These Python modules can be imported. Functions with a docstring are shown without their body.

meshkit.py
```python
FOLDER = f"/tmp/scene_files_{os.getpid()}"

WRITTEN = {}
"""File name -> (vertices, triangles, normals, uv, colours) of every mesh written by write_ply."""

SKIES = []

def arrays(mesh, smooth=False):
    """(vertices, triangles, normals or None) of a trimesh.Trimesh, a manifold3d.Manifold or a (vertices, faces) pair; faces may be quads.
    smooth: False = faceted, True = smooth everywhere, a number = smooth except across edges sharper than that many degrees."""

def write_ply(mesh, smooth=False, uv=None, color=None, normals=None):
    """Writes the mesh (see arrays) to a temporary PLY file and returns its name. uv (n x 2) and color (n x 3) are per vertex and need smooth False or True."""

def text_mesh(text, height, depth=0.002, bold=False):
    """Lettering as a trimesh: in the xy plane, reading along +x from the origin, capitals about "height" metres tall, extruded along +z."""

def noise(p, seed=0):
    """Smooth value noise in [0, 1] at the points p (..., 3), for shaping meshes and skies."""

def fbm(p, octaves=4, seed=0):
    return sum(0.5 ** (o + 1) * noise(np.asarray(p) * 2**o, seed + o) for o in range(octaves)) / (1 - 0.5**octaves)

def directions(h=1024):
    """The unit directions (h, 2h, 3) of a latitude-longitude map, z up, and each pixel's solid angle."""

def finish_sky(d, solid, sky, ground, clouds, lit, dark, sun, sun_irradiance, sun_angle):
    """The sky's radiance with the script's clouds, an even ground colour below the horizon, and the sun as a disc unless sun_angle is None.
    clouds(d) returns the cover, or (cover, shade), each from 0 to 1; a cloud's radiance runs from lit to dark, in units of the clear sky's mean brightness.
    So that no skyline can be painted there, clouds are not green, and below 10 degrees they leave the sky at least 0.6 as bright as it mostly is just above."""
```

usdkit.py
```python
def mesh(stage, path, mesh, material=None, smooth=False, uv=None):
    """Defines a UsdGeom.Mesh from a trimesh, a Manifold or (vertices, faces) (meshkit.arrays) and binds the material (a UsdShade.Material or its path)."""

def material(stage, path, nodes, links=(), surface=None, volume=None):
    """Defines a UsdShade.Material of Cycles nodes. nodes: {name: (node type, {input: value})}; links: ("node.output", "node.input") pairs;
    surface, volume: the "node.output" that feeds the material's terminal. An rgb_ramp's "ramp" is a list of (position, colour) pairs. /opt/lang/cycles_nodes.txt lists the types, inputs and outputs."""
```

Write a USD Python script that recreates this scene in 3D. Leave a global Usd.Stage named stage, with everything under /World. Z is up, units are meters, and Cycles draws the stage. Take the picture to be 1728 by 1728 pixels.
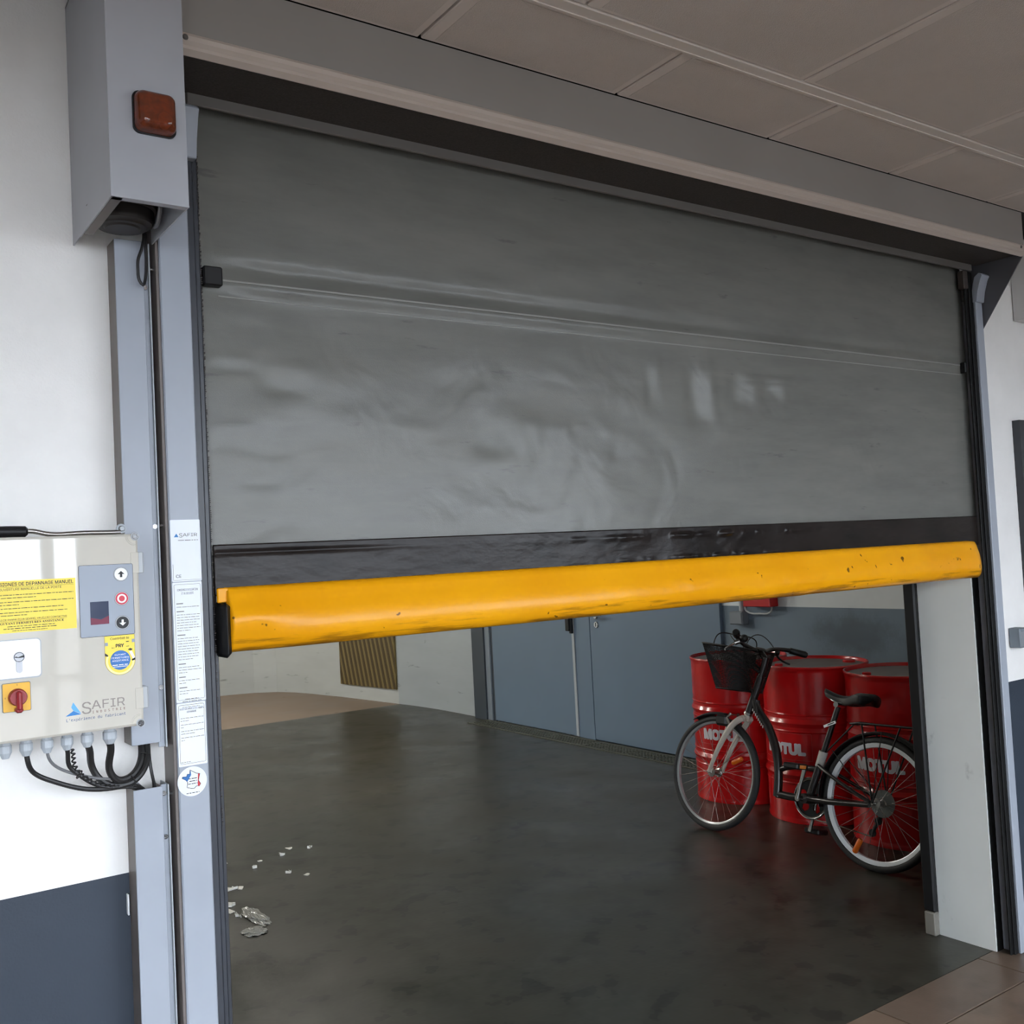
import math, glob, random
import numpy as np, trimesh, usdkit, meshkit
import shapely
from shapely import affinity
from shapely.geometry import Polygon, box as sbox, Point, LineString
from shapely.ops import unary_union
from pxr import Usd, UsdGeom, UsdLux, UsdShade, Gf, Sdf

PI = math.pi
rng = np.random.default_rng(7)
random.seed(7)
stage = Usd.Stage.CreateInMemory()
UsdGeom.SetStageUpAxis(stage, 'Z')
UsdGeom.Xform.Define(stage, '/World')
UsdGeom.Scope.Define(stage, '/World/Looks')

# ------------------------------------------------------------------ camera, light, exposure
CAM = np.array([0.0, -2.054, 1.52])
YAW, PITCH, ROLL = 0.610745382, 0.0401842796, -0.0510275398
cam = UsdGeom.Camera.Define(stage, '/World/camera')
cy, sy, cp, sp, cr, sr = math.cos(YAW), math.sin(YAW), math.cos(PITCH), math.sin(PITCH), math.cos(ROLL), math.sin(ROLL)
fwd = np.array([sy*cp, cy*cp, sp]); r0 = np.array([cy, -sy, 0]); u0 = np.cross(r0, fwd)
rgt, upv = cr*r0+sr*u0, -sr*r0+cr*u0
M = np.eye(4); M[0, :3], M[1, :3], M[2, :3], M[3, :3] = rgt, upv, -fwd, CAM
cam.AddTransformOp().Set(Gf.Matrix4d(M.tolist()))
cam.CreateHorizontalApertureAttr(36.0); cam.CreateVerticalApertureAttr(36.0)
cam.CreateFocalLengthAttr(36.0*1691.92/1728)
cam.CreateClippingRangeAttr(Gf.Vec2f(0.02, 200))
cam.CreateExposureAttr(0.42)

sky = UsdLux.DomeLight.Define(stage, '/World/sky')          # even overcast daylight, seen through the glazed front behind the camera
sky.CreateColorAttr(Gf.Vec3f(0.90, 0.97, 1.08)); sky.CreateIntensityAttr(2.6)

WTOP = 2.40                                                 # head height of the glazed front behind the camera
WINS = [(-2.2, -.70), (-.60, 1.085), (1.46, 2.90), (3.10, 4.60)]
LAMPS = [  # garage battens: centre, length direction (radians), power
    ((1.7, 8.3, 2.70), 0.25, 82.0),
    ((0.9, 5.4, 2.70), 0.0, 52.0),  # added, unseen: brightens the floor at the left
    ((2.6, 4.4, 2.70), PI/2, 18.0),  # added, unseen: weak fill before the double door
]

# ------------------------------------------------------------------ scene helpers
taken = {}
def numbered(parent, name):
    k = (parent, name); n = taken.get(k, 0); taken[k] = n+1
    return name if n == 0 else f'{name}_{n:03d}'
def custom(prim, label=None, cat=None, group=None, kind=None):
    for k, v in (('label', label), ('category', cat), ('group', group), ('kind', kind)):
        if v: prim.SetCustomDataByKey(k, v)
base_of = {}
def thing(name, label=None, cat=None, base=(0, 0, 0), group=None, kind=None):
    path = '/World/' + numbered('/World', name)
    x = UsdGeom.Xform.Define(stage, path); x.AddTranslateOp().Set(Gf.Vec3d(*map(float, base)))
    base_of[path] = np.array(base, float)
    custom(x.GetPrim(), label, cat, group, kind)
    return path
def part(parent, name, mesh, mat, smooth=30, label=None, kind=None):
    """One Mesh prim under parent; vertices are given in world metres."""
    path = parent + '/' + numbered(parent, name)
    b = base_of[parent]; base_of[path] = b
    if hasattr(mesh, 'to_mesh'):
        mm = mesh.to_mesh(); mesh = trimesh.Trimesh(mm.vert_properties[:, :3], mm.tri_verts, process=False)
    mesh = mesh.copy(); mesh.apply_translation(-b)
    p = usdkit.mesh(stage, path, mesh, mat, smooth=smooth)
    custom(p.GetPrim(), label, None, None, kind)
    return path
def whole(name, mesh, mat, label=None, cat=None, group=None, kind=None, smooth=30, base=None):
    """A thing that is one mesh."""
    path = '/World/' + numbered('/World', name)
    if hasattr(mesh, 'to_mesh'):
        mm = mesh.to_mesh(); mesh = trimesh.Trimesh(mm.vert_properties[:, :3], mm.tri_verts, process=False)
    mesh = mesh.copy()
    b = np.array([mesh.bounds[:, 0].mean(), mesh.bounds[:, 1].mean(), mesh.bounds[0, 2]]) if base is None else np.array(base, float)
    mesh.apply_translation(-b)
    p = usdkit.mesh(stage, path, mesh, mat, smooth=smooth)
    UsdGeom.Xformable(p).AddTranslateOp().Set(Gf.Vec3d(*b.tolist()))
    base_of[path] = b
    custom(p.GetPrim(), label, cat, group, kind)
    return path

# ------------------------------------------------------------------ mesh helpers
def J(*ms):
    flat = []
    for m in ms: flat += m if isinstance(m, (list, tuple)) else [m]
    return trimesh.util.concatenate([m for m in flat if m is not None])
def bx(x0, x1, y0, y1, z0, z1, c=0.0):
    x0, x1 = sorted((x0, x1)); y0, y1 = sorted((y0, y1)); z0, z1 = sorted((z0, z1))
    if c <= 0:
        m = trimesh.creation.box([x1-x0, y1-y0, z1-z0]); m.apply_translation([(x0+x1)/2, (y0+y1)/2, (z0+z1)/2]); return m
    c = min(c, (x1-x0)*.49, (y1-y0)*.49, (z1-z0)*.49)
    v = []
    for X, dx in ((x0, c), (x1, -c)):
        for Y, dy in ((y0, c), (y1, -c)):
            for Z, dz in ((z0, c), (z1, -c)):
                v += [(X, Y+dy, Z+dz), (X+dx, Y, Z+dz), (X+dx, Y+dy, Z)]
    return trimesh.Trimesh(*(lambda h: (h.vertices, h.faces))(trimesh.convex.convex_hull(np.array(v))), process=False)
def tube(pts, r, n=10, cap=True, smoothn=0):
    p = np.asarray(pts, float)
    if smoothn: p = spline(p, smoothn)
    r = np.broadcast_to(np.asarray(r, float), (len(p),)) if np.ndim(r) == 0 or len(np.atleast_1d(r)) == len(p) else np.interp(np.linspace(0, 1, len(p)), np.linspace(0, 1, len(r)), r)
    t = np.gradient(p, axis=0); t /= np.linalg.norm(t, axis=1, keepdims=True)+1e-12
    a = np.cross(t[0], [0, 0, 1.0])
    if np.linalg.norm(a) < .1: a = np.cross(t[0], [1.0, 0, 0])
    a /= np.linalg.norm(a); V = []
    ang = np.arange(n)*2*PI/n
    for i in range(len(p)):
        a = a - t[i]*(a@t[i]); a /= np.linalg.norm(a)+1e-12
        b = np.cross(t[i], a)
        V.append(p[i] + r[i]*(np.cos(ang)[:, None]*a + np.sin(ang)[:, None]*b))
    V = np.vstack(V); F = []
    for i in range(len(p)-1):
        for j in range(n):
            k = (j+1) % n
            F += [[i*n+j, i*n+k, (i+1)*n+k], [i*n+j, (i+1)*n+k, (i+1)*n+j]]
    if cap:
        V = np.vstack([V, p[0], p[-1]]); e = len(p)-1
        for j in range(n):
            k = (j+1) % n
            F += [[len(V)-2, k, j], [len(V)-1, e*n+j, e*n+k]]
    return trimesh.Trimesh(V, F, process=False)
def spline(p, n):
    from scipy.interpolate import CubicSpline
    d = np.r_[0, np.cumsum(np.linalg.norm(np.diff(p, axis=0), axis=1))]
    return CubicSpline(d, p)(np.linspace(0, d[-1], n))
def ring(c, axis, R, r, n=48, m=8, a0=0, a1=2*PI, ref=None):
    axis = np.asarray(axis, float); axis = axis/np.linalg.norm(axis)
    e1 = np.cross(axis, [0, 0, 1.0]) if ref is None else np.asarray(ref, float)
    if np.linalg.norm(e1) < .1: e1 = np.cross(axis, [1.0, 0, 0])
    e1 -= axis*(e1@axis); e1 /= np.linalg.norm(e1); e2 = np.cross(axis, e1)
    full = abs(a1-a0-2*PI) < 1e-6
    ts = np.linspace(a0, a1, n, endpoint=not full)
    pts = np.asarray(c)+R*(np.cos(ts)[:, None]*e1+np.sin(ts)[:, None]*e2)
    if not full: return tube(pts, r, m)
    ph = np.arange(m)*2*PI/m; V = []
    for tt in ts:
        d = math.cos(tt)*e1+math.sin(tt)*e2
        V.append(np.asarray(c)+R*d+r*(np.cos(ph)[:, None]*d+np.sin(ph)[:, None]*axis))
    V = np.vstack(V); F = []
    for i in range(n):
        for j in range(m):
            a, b = i*m+j, i*m+(j+1) % m; c2, d2 = ((i+1) % n)*m+j, ((i+1) % n)*m+(j+1) % m
            F += [[a, b, d2], [a, d2, c2]]
    m_ = trimesh.Trimesh(V, F, process=False)
    if m_.volume < 0: m_.invert()
    return m_
def lathe(prof, origin, axis=(0, 0, 1), n=40, closed=False):
    """prof: (radius, height) pairs turned about axis through origin."""
    prof = np.asarray(prof, float); axis = np.asarray(axis, float)/np.linalg.norm(axis)
    e1 = np.cross(axis, [0, 0, 1.0]);
    if np.linalg.norm(e1) < .1: e1 = np.array([1.0, 0, 0])
    e1 /= np.linalg.norm(e1); e2 = np.cross(axis, e1)
    ts = np.arange(n)*2*PI/n; k = len(prof); V = []
    for tt in ts:
        d = math.cos(tt)*e1+math.sin(tt)*e2
        V.append(np.asarray(origin)+prof[:, :1]*d+prof[:, 1:]*axis)
    V = np.vstack(V); F = []
    for i in range(n):
        o, q = i*k, ((i+1) % n)*k
        for j in range(k if closed else k-1):
            jn = (j+1) % k
            F += [[o+j, q+j, q+jn], [o+j, q+jn, o+jn]]
    m = trimesh.Trimesh(V, F, process=False)
    return m
def cyl(p0, p1, r, n=16):
    p0, p1 = np.asarray(p0, float), np.asarray(p1, float)
    return tube([p0, p1], r, n)
def ext(poly, d):
    out = []
    for g in getattr(poly, 'geoms', [poly]):
        if g.area > 1e-12: out.append(trimesh.creation.extrude_polygon(g, d, engine='earcut'))
    return J(*out)
def on_wall(poly, y, d=0.0004):
    """A flat shape drawn in (x, z), standing on the plane y and d thick towards -y."""
    m = ext(poly, d); v = m.vertices.copy()
    m.vertices = np.c_[v[:, 0], y - v[:, 2], v[:, 1]]
    return trimesh.Trimesh(m.vertices, m.faces, process=False)
def side_prism(poly, x0, x1):
    """A section drawn in (y, z) carried from x0 to x1."""
    m = ext(poly, x1-x0); v = m.vertices.copy()
    return trimesh.Trimesh(np.c_[x0+v[:, 2], v[:, 0], v[:, 1]], m.faces, process=False)
def rrect(x0, x1, z0, z1, r):
    return sbox(x0+r, z0+r, x1-r, z1-r).buffer(r, quad_segs=6)
_fonts = {}
def glyphs(text, font='Inter', bold=0):
    from PIL import Image, ImageDraw, ImageFont
    if font not in _fonts:
        _fonts[font] = ImageFont.truetype(glob.glob(f'/opt/blender-*/*/datafiles/fonts/{font}.woff2')[0], 72)
    f = _fonts[font]
    x0, y0, x1, y1 = f.getbbox(text, anchor='ls', stroke_width=bold)
    im = Image.new('L', (x1-x0+8, y1-y0+8))
    ImageDraw.Draw(im).text((4-x0, 4-y0), text, 255, f, anchor='ls', stroke_width=bold)
    on = np.pad(np.asarray(im) > 127, ((0, 0), (1, 1))).astype(np.int8)
    rows, st = np.nonzero(np.diff(on, axis=1) == 1); en = np.nonzero(np.diff(on, axis=1) == -1)[1]
    s = shapely.union_all(shapely.box(st, -rows-1, en, -rows)).buffer(.6).buffer(-.6).simplify(.75)
    return affinity.translate(s, -4, 4-y0)
def text(t, x0, z0, width=None, height=None, x1=None, font='Inter', bold=0, center=False):
    """Lettering as a shape in (x, z): left end x0, base z0, capitals height tall, squeezed to width."""
    g = glyphs(t, font, bold); b = g.bounds
    capb = glyphs('H', font, bold).bounds
    sy_ = height/(capb[3]-capb[1]); sx_ = (width/(b[2]-b[0])) if width else sy_
    g = affinity.scale(affinity.translate(g, -b[0], 0), sx_, sy_, origin=(0, 0))
    if center: x0 = x0 - (g.bounds[2]+g.bounds[0])/2
    return affinity.translate(g, x0, z0)
def words(x0, x1, z, h, fill=1.0, seed=0, slope=0):
    """An unreadable line of small print: a row of word-long dashes."""
    r = random.Random(seed); out = []; x = x0; end = x0+(x1-x0)*fill
    while x < end:
        w = min(r.uniform(.8, 3.4)*h*1.6, end-x)
        if w > h*.5: out.append(sbox(x, z, x+w, z+h*.55))
        x += w + h*.7
    return unary_union(out)

# ------------------------------------------------------------------ materials
def lin(c):
    c = np.asarray(c, float)/255
    return tuple(np.where(c <= .04045, c/12.92, ((c+.055)/1.055)**2.4))
mats = {}
def mat(name, rgb, rough=.5, metal=0, spec=.5, var=0, vscale=6, bump=0, bscale=60, coat=0, rvar=0, linear=False, stretch=(1, 1, 1), emit=0, **kw):
    """A principled material; var darkens and lightens the colour with noise, bump roughens the relief."""
    if name in mats: return mats[name]
    c = rgb if linear else lin(rgb)
    N = {'p': ('principled_bsdf', dict(base_color=c, roughness=rough, metallic=metal, specular_ior_level=spec, coat_weight=coat, **kw))}; L = []
    if emit: N['p'][1].update(emission_color=c, emission_strength=emit)
    if var or bump or rvar:
        N['g'] = ('geometry', {}); N['m'] = ('mapping', dict(scale=stretch)); L.append(('g.position', 'm.vector'))
    if var:
        N['n'] = ('noise_texture', dict(scale=vscale, detail=5.0, roughness=.6)); L.append(('m.vector', 'n.vector'))
        lo, hi = tuple(x*(1-var) for x in c), tuple(min(1, x*(1+var)) for x in c)
        N['r'] = ('rgb_ramp', dict(ramp=[(.3, lo), (.7, hi)])); L += [('n.fac', 'r.fac'), ('r.color', 'p.base_color')]
    if rvar:
        N['n2'] = ('noise_texture', dict(scale=vscale*1.7, detail=4.0)); L.append(('m.vector', 'n2.vector'))
        N['mr'] = ('map_range', dict(from_min=.3, from_max=.7, to_min=max(.02, rough-rvar), to_max=rough+rvar)); L += [('n2.fac', 'mr.value'), ('mr.result', 'p.roughness')]
    if bump:
        N['b1'] = ('noise_texture', dict(scale=bscale, detail=3.0)); L.append(('m.vector', 'b1.vector'))
        N['b'] = ('bump', dict(strength=bump, distance=.01)); L += [('b1.fac', 'b.height'), ('b.normal', 'p.normal')]
    mats[name] = usdkit.material(stage, '/World/Looks/'+name, N, L, surface='p.BSDF')
    return mats[name]

def two_tone(name, lower, upper, z, rough=.5, extra=None):
    """Wall paint with a painted dado up to height z, lightly uneven."""
    N = {'g': ('geometry', {}), 's': ('separate_xyz', {}), 't': ('math', dict(math_type='less_than', value2=z)),
         'n': ('noise_texture', dict(scale=3.0, detail=6.0, roughness=.65)), 'nr': ('map_range', dict(from_min=.3, from_max=.7, to_min=.93, to_max=1.04)),
         'mx': ('mix_color', dict(a=lin(upper), b=lin(lower))), 'ml': ('mix_color', dict(blend_type='multiply', fac=1.0)),
         'cc': ('combine_color', {}), 'f': ('noise_texture', dict(scale=180.0, detail=2.0)), 'b': ('bump', dict(strength=.12, distance=.004)),
         'p': ('principled_bsdf', dict(roughness=rough, specular_ior_level=.35))}
    L = [('g.position', 's.vector'), ('s.z', 't.value1'), ('t.value', 'mx.fac'), ('g.position', 'n.vector'), ('n.fac', 'nr.value'),
         ('nr.result', 'cc.r'), ('nr.result', 'cc.g'), ('nr.result', 'cc.b'), ('mx.result', 'ml.a'), ('cc.color', 'ml.b'), ('ml.result', 'p.base_color'),
         ('g.position', 'f.vector'), ('f.fac', 'b.height'), ('b.normal', 'p.normal')]
    last = 'ml.result'
    for i, (pos, rad, col, amt) in enumerate(extra or []):       # soft-edged tinted patches of their own shape
        k = f'x{i}'
        N[k+'m'] = ('mapping', dict(mapping_type='point', location=tuple(-p/r for p, r in zip(pos, rad)), scale=tuple(1/r for r in rad)))
        N[k+'l'] = ('vector_math', dict(math_type='length')); N[k+'a'] = ('noise_texture', dict(scale=9.0, detail=5.0, roughness=.7))
        N[k+'s'] = ('math', dict(math_type='add')); N[k+'r'] = ('map_range', dict(range_type='smoothstep', from_min=.75, from_max=1.5, to_min=amt, to_max=0.0, clamp=True)); N[k+'x'] = ('mix_color', dict(b=lin(col)))
        L += [('g.position', k+'m.vector'), (k+'m.vector', k+'l.vector1'), ('g.position', k+'a.vector'), (k+'l.value', k+'s.value1'), (k+'a.fac', k+'s.value2'),
              (k+'s.value', k+'r.value'), (k+'r.result', k+'x.fac'), (last, k+'x.a')]
        last = k+'x.result'
    if extra:
        L = [l for l in L if l != ('ml.result', 'p.base_color')] + [(last, 'p.base_color')]
    mats[name] = usdkit.material(stage, '/World/Looks/'+name, N, L, surface='p.BSDF')
    return mats[name]

def spotted(name, base, spot, rough, scale=7.0, cover=.36, var=.12, spec=.5, fine=40.0, bump=.05, stretch=(1, 1, 1), rvar=.08, edge=.05, vscale=1.3, tint=None):
    """A worn surface: broad tone drift, sparse spots, varied gloss."""
    b, s = lin(base), lin(spot); t = lin(tint) if tint else tuple(x*(1+var) for x in b)
    N = {'g': ('geometry', {}), 'm': ('mapping', dict(scale=stretch)), 'n': ('noise_texture', dict(scale=vscale, detail=6.0, roughness=.62)),
         'r': ('rgb_ramp', dict(ramp=[(.3, tuple(x*(1-var) for x in b)), (.72, t)])),
         'v': ('noise_texture', dict(scale=scale, detail=5.0, roughness=.55)), 'vr': ('map_range', dict(range_type='smoothstep', from_min=cover-edge, from_max=cover+edge, to_min=.75, to_max=0.0, clamp=True)),
         'x': ('mix_color', dict(b=s)), 'q': ('noise_texture', dict(scale=2.6, detail=5.0)), 'qr': ('map_range', dict(from_min=.3, from_max=.7, to_min=max(.03, rough-rvar), to_max=rough+rvar)),
         'f': ('noise_texture', dict(scale=fine, detail=3.0)), 'b': ('bump', dict(strength=bump, distance=.01)),
         'p': ('principled_bsdf', dict(specular_ior_level=spec))}
    L = [('g.position', 'm.vector'), ('m.vector', 'n.vector'), ('n.fac', 'r.fac'), ('m.vector', 'v.vector'), ('v.fac', 'vr.value'), ('vr.result', 'x.fac'), ('r.color', 'x.a'), ('x.result', 'p.base_color'),
         ('m.vector', 'q.vector'), ('q.fac', 'qr.value'), ('qr.result', 'p.roughness'), ('m.vector', 'f.vector'), ('f.fac', 'b.height'), ('b.normal', 'p.normal')]
    mats[name] = usdkit.material(stage, '/World/Looks/'+name, N, L, surface='p.BSDF')
    return mats[name]

WALL = two_tone('wall_paint', (50, 58, 69), (238, 236, 233), .94, .55)
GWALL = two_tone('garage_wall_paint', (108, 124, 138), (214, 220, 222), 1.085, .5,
                 extra=[((5.08, 1.72, .93), (.3, .42, .16), (52, 60, 64), .5)])  # one soft dark patch on the wall behind the drums
BACKWALL = spotted('ramp_wall_paint', (180, 184, 182), (128, 130, 126), .55, scale=6, cover=.31, var=.08, stretch=(.6, .6, 2.2), vscale=1.6)
REVEAL = spotted('reveal_paint', (228, 230, 226), (110, 112, 108), .5, scale=5.5, cover=.33, var=.05, stretch=(1, 1, .8), edge=.06)
def slab_mat():
    """Grey-green floor paint: tyre polish, sparse dark oil drips, uneven gloss."""
    N = {'g': ('geometry', {}), 'n': ('noise_texture', dict(scale=1.1, detail=6.0, roughness=.62)), 'r': ('rgb_ramp', dict(ramp=[(.3, lin((46, 48, 42))), (.72, lin((61, 58, 49)))])),
         'v': ('noise_texture', dict(scale=7.5, detail=3.0, roughness=.5)), 'w': ('noise_texture', dict(scale=1.6, detail=1.0)), 'vm': ('math', dict(math_type='multiply_add', value2=-.22)),
         'vr': ('map_range', dict(range_type='smoothstep', from_min=.262, from_max=.295, to_min=.7, to_max=0.0, clamp=True)), 'x': ('mix_color', dict(b=lin((24, 24, 22)))),
         'q': ('noise_texture', dict(scale=2.2, detail=5.0)), 'qr': ('map_range', dict(from_min=.3, from_max=.7, to_min=.25, to_max=.42)),
         'f': ('noise_texture', dict(scale=40.0, detail=3.0)), 'b': ('bump', dict(strength=.05, distance=.01)), 'p': ('principled_bsdf', dict(specular_ior_level=.5))}
    L = [('g.position', 'n.vector'), ('n.fac', 'r.fac'), ('g.position', 'v.vector'), ('g.position', 'w.vector'), ('w.fac', 'vm.value1'), ('v.fac', 'vm.value3'), ('vm.value', 'vr.value'), ('vr.result', 'x.fac'), ('r.color', 'x.a'), ('x.result', 'p.base_color'),
         ('g.position', 'q.vector'), ('q.fac', 'qr.value'), ('qr.result', 'p.roughness'), ('g.position', 'f.vector'), ('f.fac', 'b.height'), ('b.normal', 'p.normal')]
    mats['painted_concrete'] = usdkit.material(stage, '/World/Looks/painted_concrete', N, L, surface='p.BSDF'); return mats['painted_concrete']
SLAB = slab_mat()
RAMP = spotted('bare_concrete', (134, 118, 104), (70, 62, 54), .6, scale=4, cover=.3, var=.12)
TILE = [spotted('floor_tile_%d' % i, c, (80, 66, 54), .34, scale=3, cover=.36, var=.12, fine=160, bump=.05, edge=.14) for i, c in enumerate([(118, 99, 84), (112, 95, 82), (124, 104, 88)])]
GROUT = mat('grout', (120, 110, 100), .8)
CEIL = mat('ceiling_tile', (222, 212, 204), .85, var=.03, bump=.1, bscale=300)
PERF = mat('perforated_ceiling', (212, 202, 194), .9, var=.03, bump=.35, bscale=420)
RUN = mat('ceiling_rail', (222, 213, 205), .5)
GREY = mat('grey_steel', (158, 164, 174), .38, spec=.5, var=.05, vscale=5, coat=.0)
HEAD = mat('header_steel', (152, 148, 144), .45, var=.04, vscale=3)
LIP = mat('header_lip', (196, 184, 174), .4)
COVER = mat('motor_cover_steel', (170, 172, 178), .42, var=.04, vscale=5)
BROWN = mat('guide_side_steel', (112, 104, 100), .45, var=.1, vscale=8)
BLACK = mat('black_rubber', (26, 26, 27), .45, var=.15, vscale=14, spec=.3)
LIPBLK = mat('black_guide_lip', (52, 55, 62), .35, var=.1, vscale=10)
BRUSH = mat('dark_brush', (66, 62, 60), .8, var=.3, vscale=30, stretch=(8, 8, 1))
STRIP = mat('dull_rail', (104, 100, 96), .5)
STEEL = mat('bright_steel', (190, 188, 184), .25, metal=1)
CHROME = mat('chrome', (215, 218, 222), .12, metal=1)
BOXG = mat('control_box_enamel', (206, 201, 190), .03, var=.02, vscale=3, spec=.8)
BOXT = mat('box_trim_grey', (176, 180, 184), .35)
PAD = mat('keypad_grey', (150, 158, 170), .35)
INK = mat('ink_black', (44, 44, 46), .6)
INKG = mat('ink_grey', (118, 116, 112), .5)
INKS = mat('ink_steel', (140, 132, 126), .4)
WHITE = mat('white_plastic', (238, 240, 242), .35)
PAPER = mat('white_label', (226, 230, 240), .4)
YELS = mat('sticker_yellow', (244, 216, 74), .4)
YELP = mat('plate_yellow', (232, 176, 44), .4)
RED = mat('switch_red', (150, 34, 40), .35)
REDB = mat('button_red', (205, 44, 66), .4)
BLUE = mat('sticker_blue', (40, 108, 178), .4)
LBLUE = mat('logo_light_blue', (92, 170, 226), .4)
DBLUE = mat('logo_dark_blue', (34, 120, 190), .4)
FRED = mat('flag_red', (206, 48, 60), .4)
DISP = mat('dark_display', (62, 70, 92), .12)
DISPR = mat('display_red_tint', (120, 40, 66), .2)
GLAND = mat('gland_grey', (176, 182, 188), .45)
CABLE = mat('black_cable', (34, 33, 33), .45)
CABLEG = mat('grey_cable', (112, 112, 114), .5)
AMBER = mat('amber_lens', (136, 62, 34), .04, var=.35, vscale=70, spec=.8, transmission_weight=.4)
AMBERIN = mat('amber_bulb', (226, 128, 40), .3)
def sleeve_mat():
    """Yellow PVC: fine dark specks, long scuffs along the hem, faint drift."""
    N = {'g': ('geometry', {}), 's': ('separate_xyz', {}), 'n': ('noise_texture', dict(scale=2.2, detail=5.0)), 'r': ('rgb_ramp', dict(ramp=[(.3, lin((220, 146, 8))), (.7, lin((234, 164, 16)))])),
         'v': ('noise_texture', dict(scale=34.0, detail=2.0, roughness=.5)), 'w': ('noise_texture', dict(scale=3.0, detail=1.0)),
         'vm': ('math', dict(math_type='multiply_add', value2=-.20)), 'vr': ('map_range', dict(range_type='smoothstep', from_min=.155, from_max=.185, to_min=.85, to_max=0.0, clamp=True)), 'x': ('mix_color', dict(b=lin((74, 46, 12)))),
         'm': ('mapping', dict(scale=(4.0, 1, 55.0))), 'h': ('noise_texture', dict(scale=1.0, detail=5.0, roughness=.62)), 'hz': ('map_range', dict(from_min=1.352, from_max=1.405, to_min=.16, to_max=-.10, clamp=True)),
         'ha': ('math', dict(math_type='add')), 'hr': ('map_range', dict(range_type='smoothstep', from_min=.60, from_max=.74, to_min=0.0, to_max=.62, clamp=True)), 'y': ('mix_color', dict(b=lin((112, 68, 18)))),
         'b1': ('noise_texture', dict(scale=20.0, detail=3.0)), 'b': ('bump', dict(strength=.09, distance=.01)),
         'p': ('principled_bsdf', dict(roughness=.25, specular_ior_level=.22))}
    L = [('g.position', 's.vector'), ('g.position', 'n.vector'), ('n.fac', 'r.fac'), ('g.position', 'v.vector'), ('g.position', 'w.vector'), ('w.fac', 'vm.value1'), ('v.fac', 'vm.value3'), ('vm.value', 'vr.value'), ('vr.result', 'x.fac'), ('r.color', 'x.a'),
         ('g.position', 'm.vector'), ('m.vector', 'h.vector'), ('s.z', 'hz.value'), ('h.fac', 'ha.value1'), ('hz.result', 'ha.value2'), ('ha.value', 'hr.value'), ('hr.result', 'y.fac'), ('x.result', 'y.a'), ('y.result', 'p.base_color'),
         ('g.position', 'b1.vector'), ('b1.fac', 'b.height'), ('b.normal', 'p.normal')]
    mats['yellow_sleeve'] = usdkit.material(stage, '/World/Looks/yellow_sleeve', N, L, surface='p.BSDF'); return mats['yellow_sleeve']
YELLOW = sleeve_mat()
PVCBLK = spotted('black_band', (34, 29, 27), (19, 17, 16), .28, spec=.22, scale=8, cover=.42, var=.12, stretch=(.6, 1, 1.4), fine=24, bump=.16, rvar=.06, edge=.09)
DOORB = mat('garage_door_blue', (102, 120, 138), .38, var=.03, vscale=3)
JAMB = mat('garage_jamb_dark', (56, 64, 72), .45)
JAMBL = mat('garage_jamb_light', (120, 130, 140), .45)
DRUM = mat('drum_red', (184, 20, 22), .2, var=.07, vscale=5, spec=.5, rvar=.05)
DRUMTOP = mat('drum_lid', (96, 84, 78), .4, var=.2, vscale=8)
DRUMTXT = mat('drum_lettering', (206, 200, 204), .4)
DRUMLINE = mat('drum_label_line', (176, 60, 56), .35)
ALARM = mat('alarm_red', (186, 26, 30), .35)
JBOX = mat('junction_grey', (116, 124, 132), .5)
PIPE = mat('conduit_grey', (170, 176, 180), .4)
DARKD = mat('dark_door_grey', (58, 60, 64), .4)
FLAKE = mat('paint_flake_white', (226, 224, 216), .6)
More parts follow.
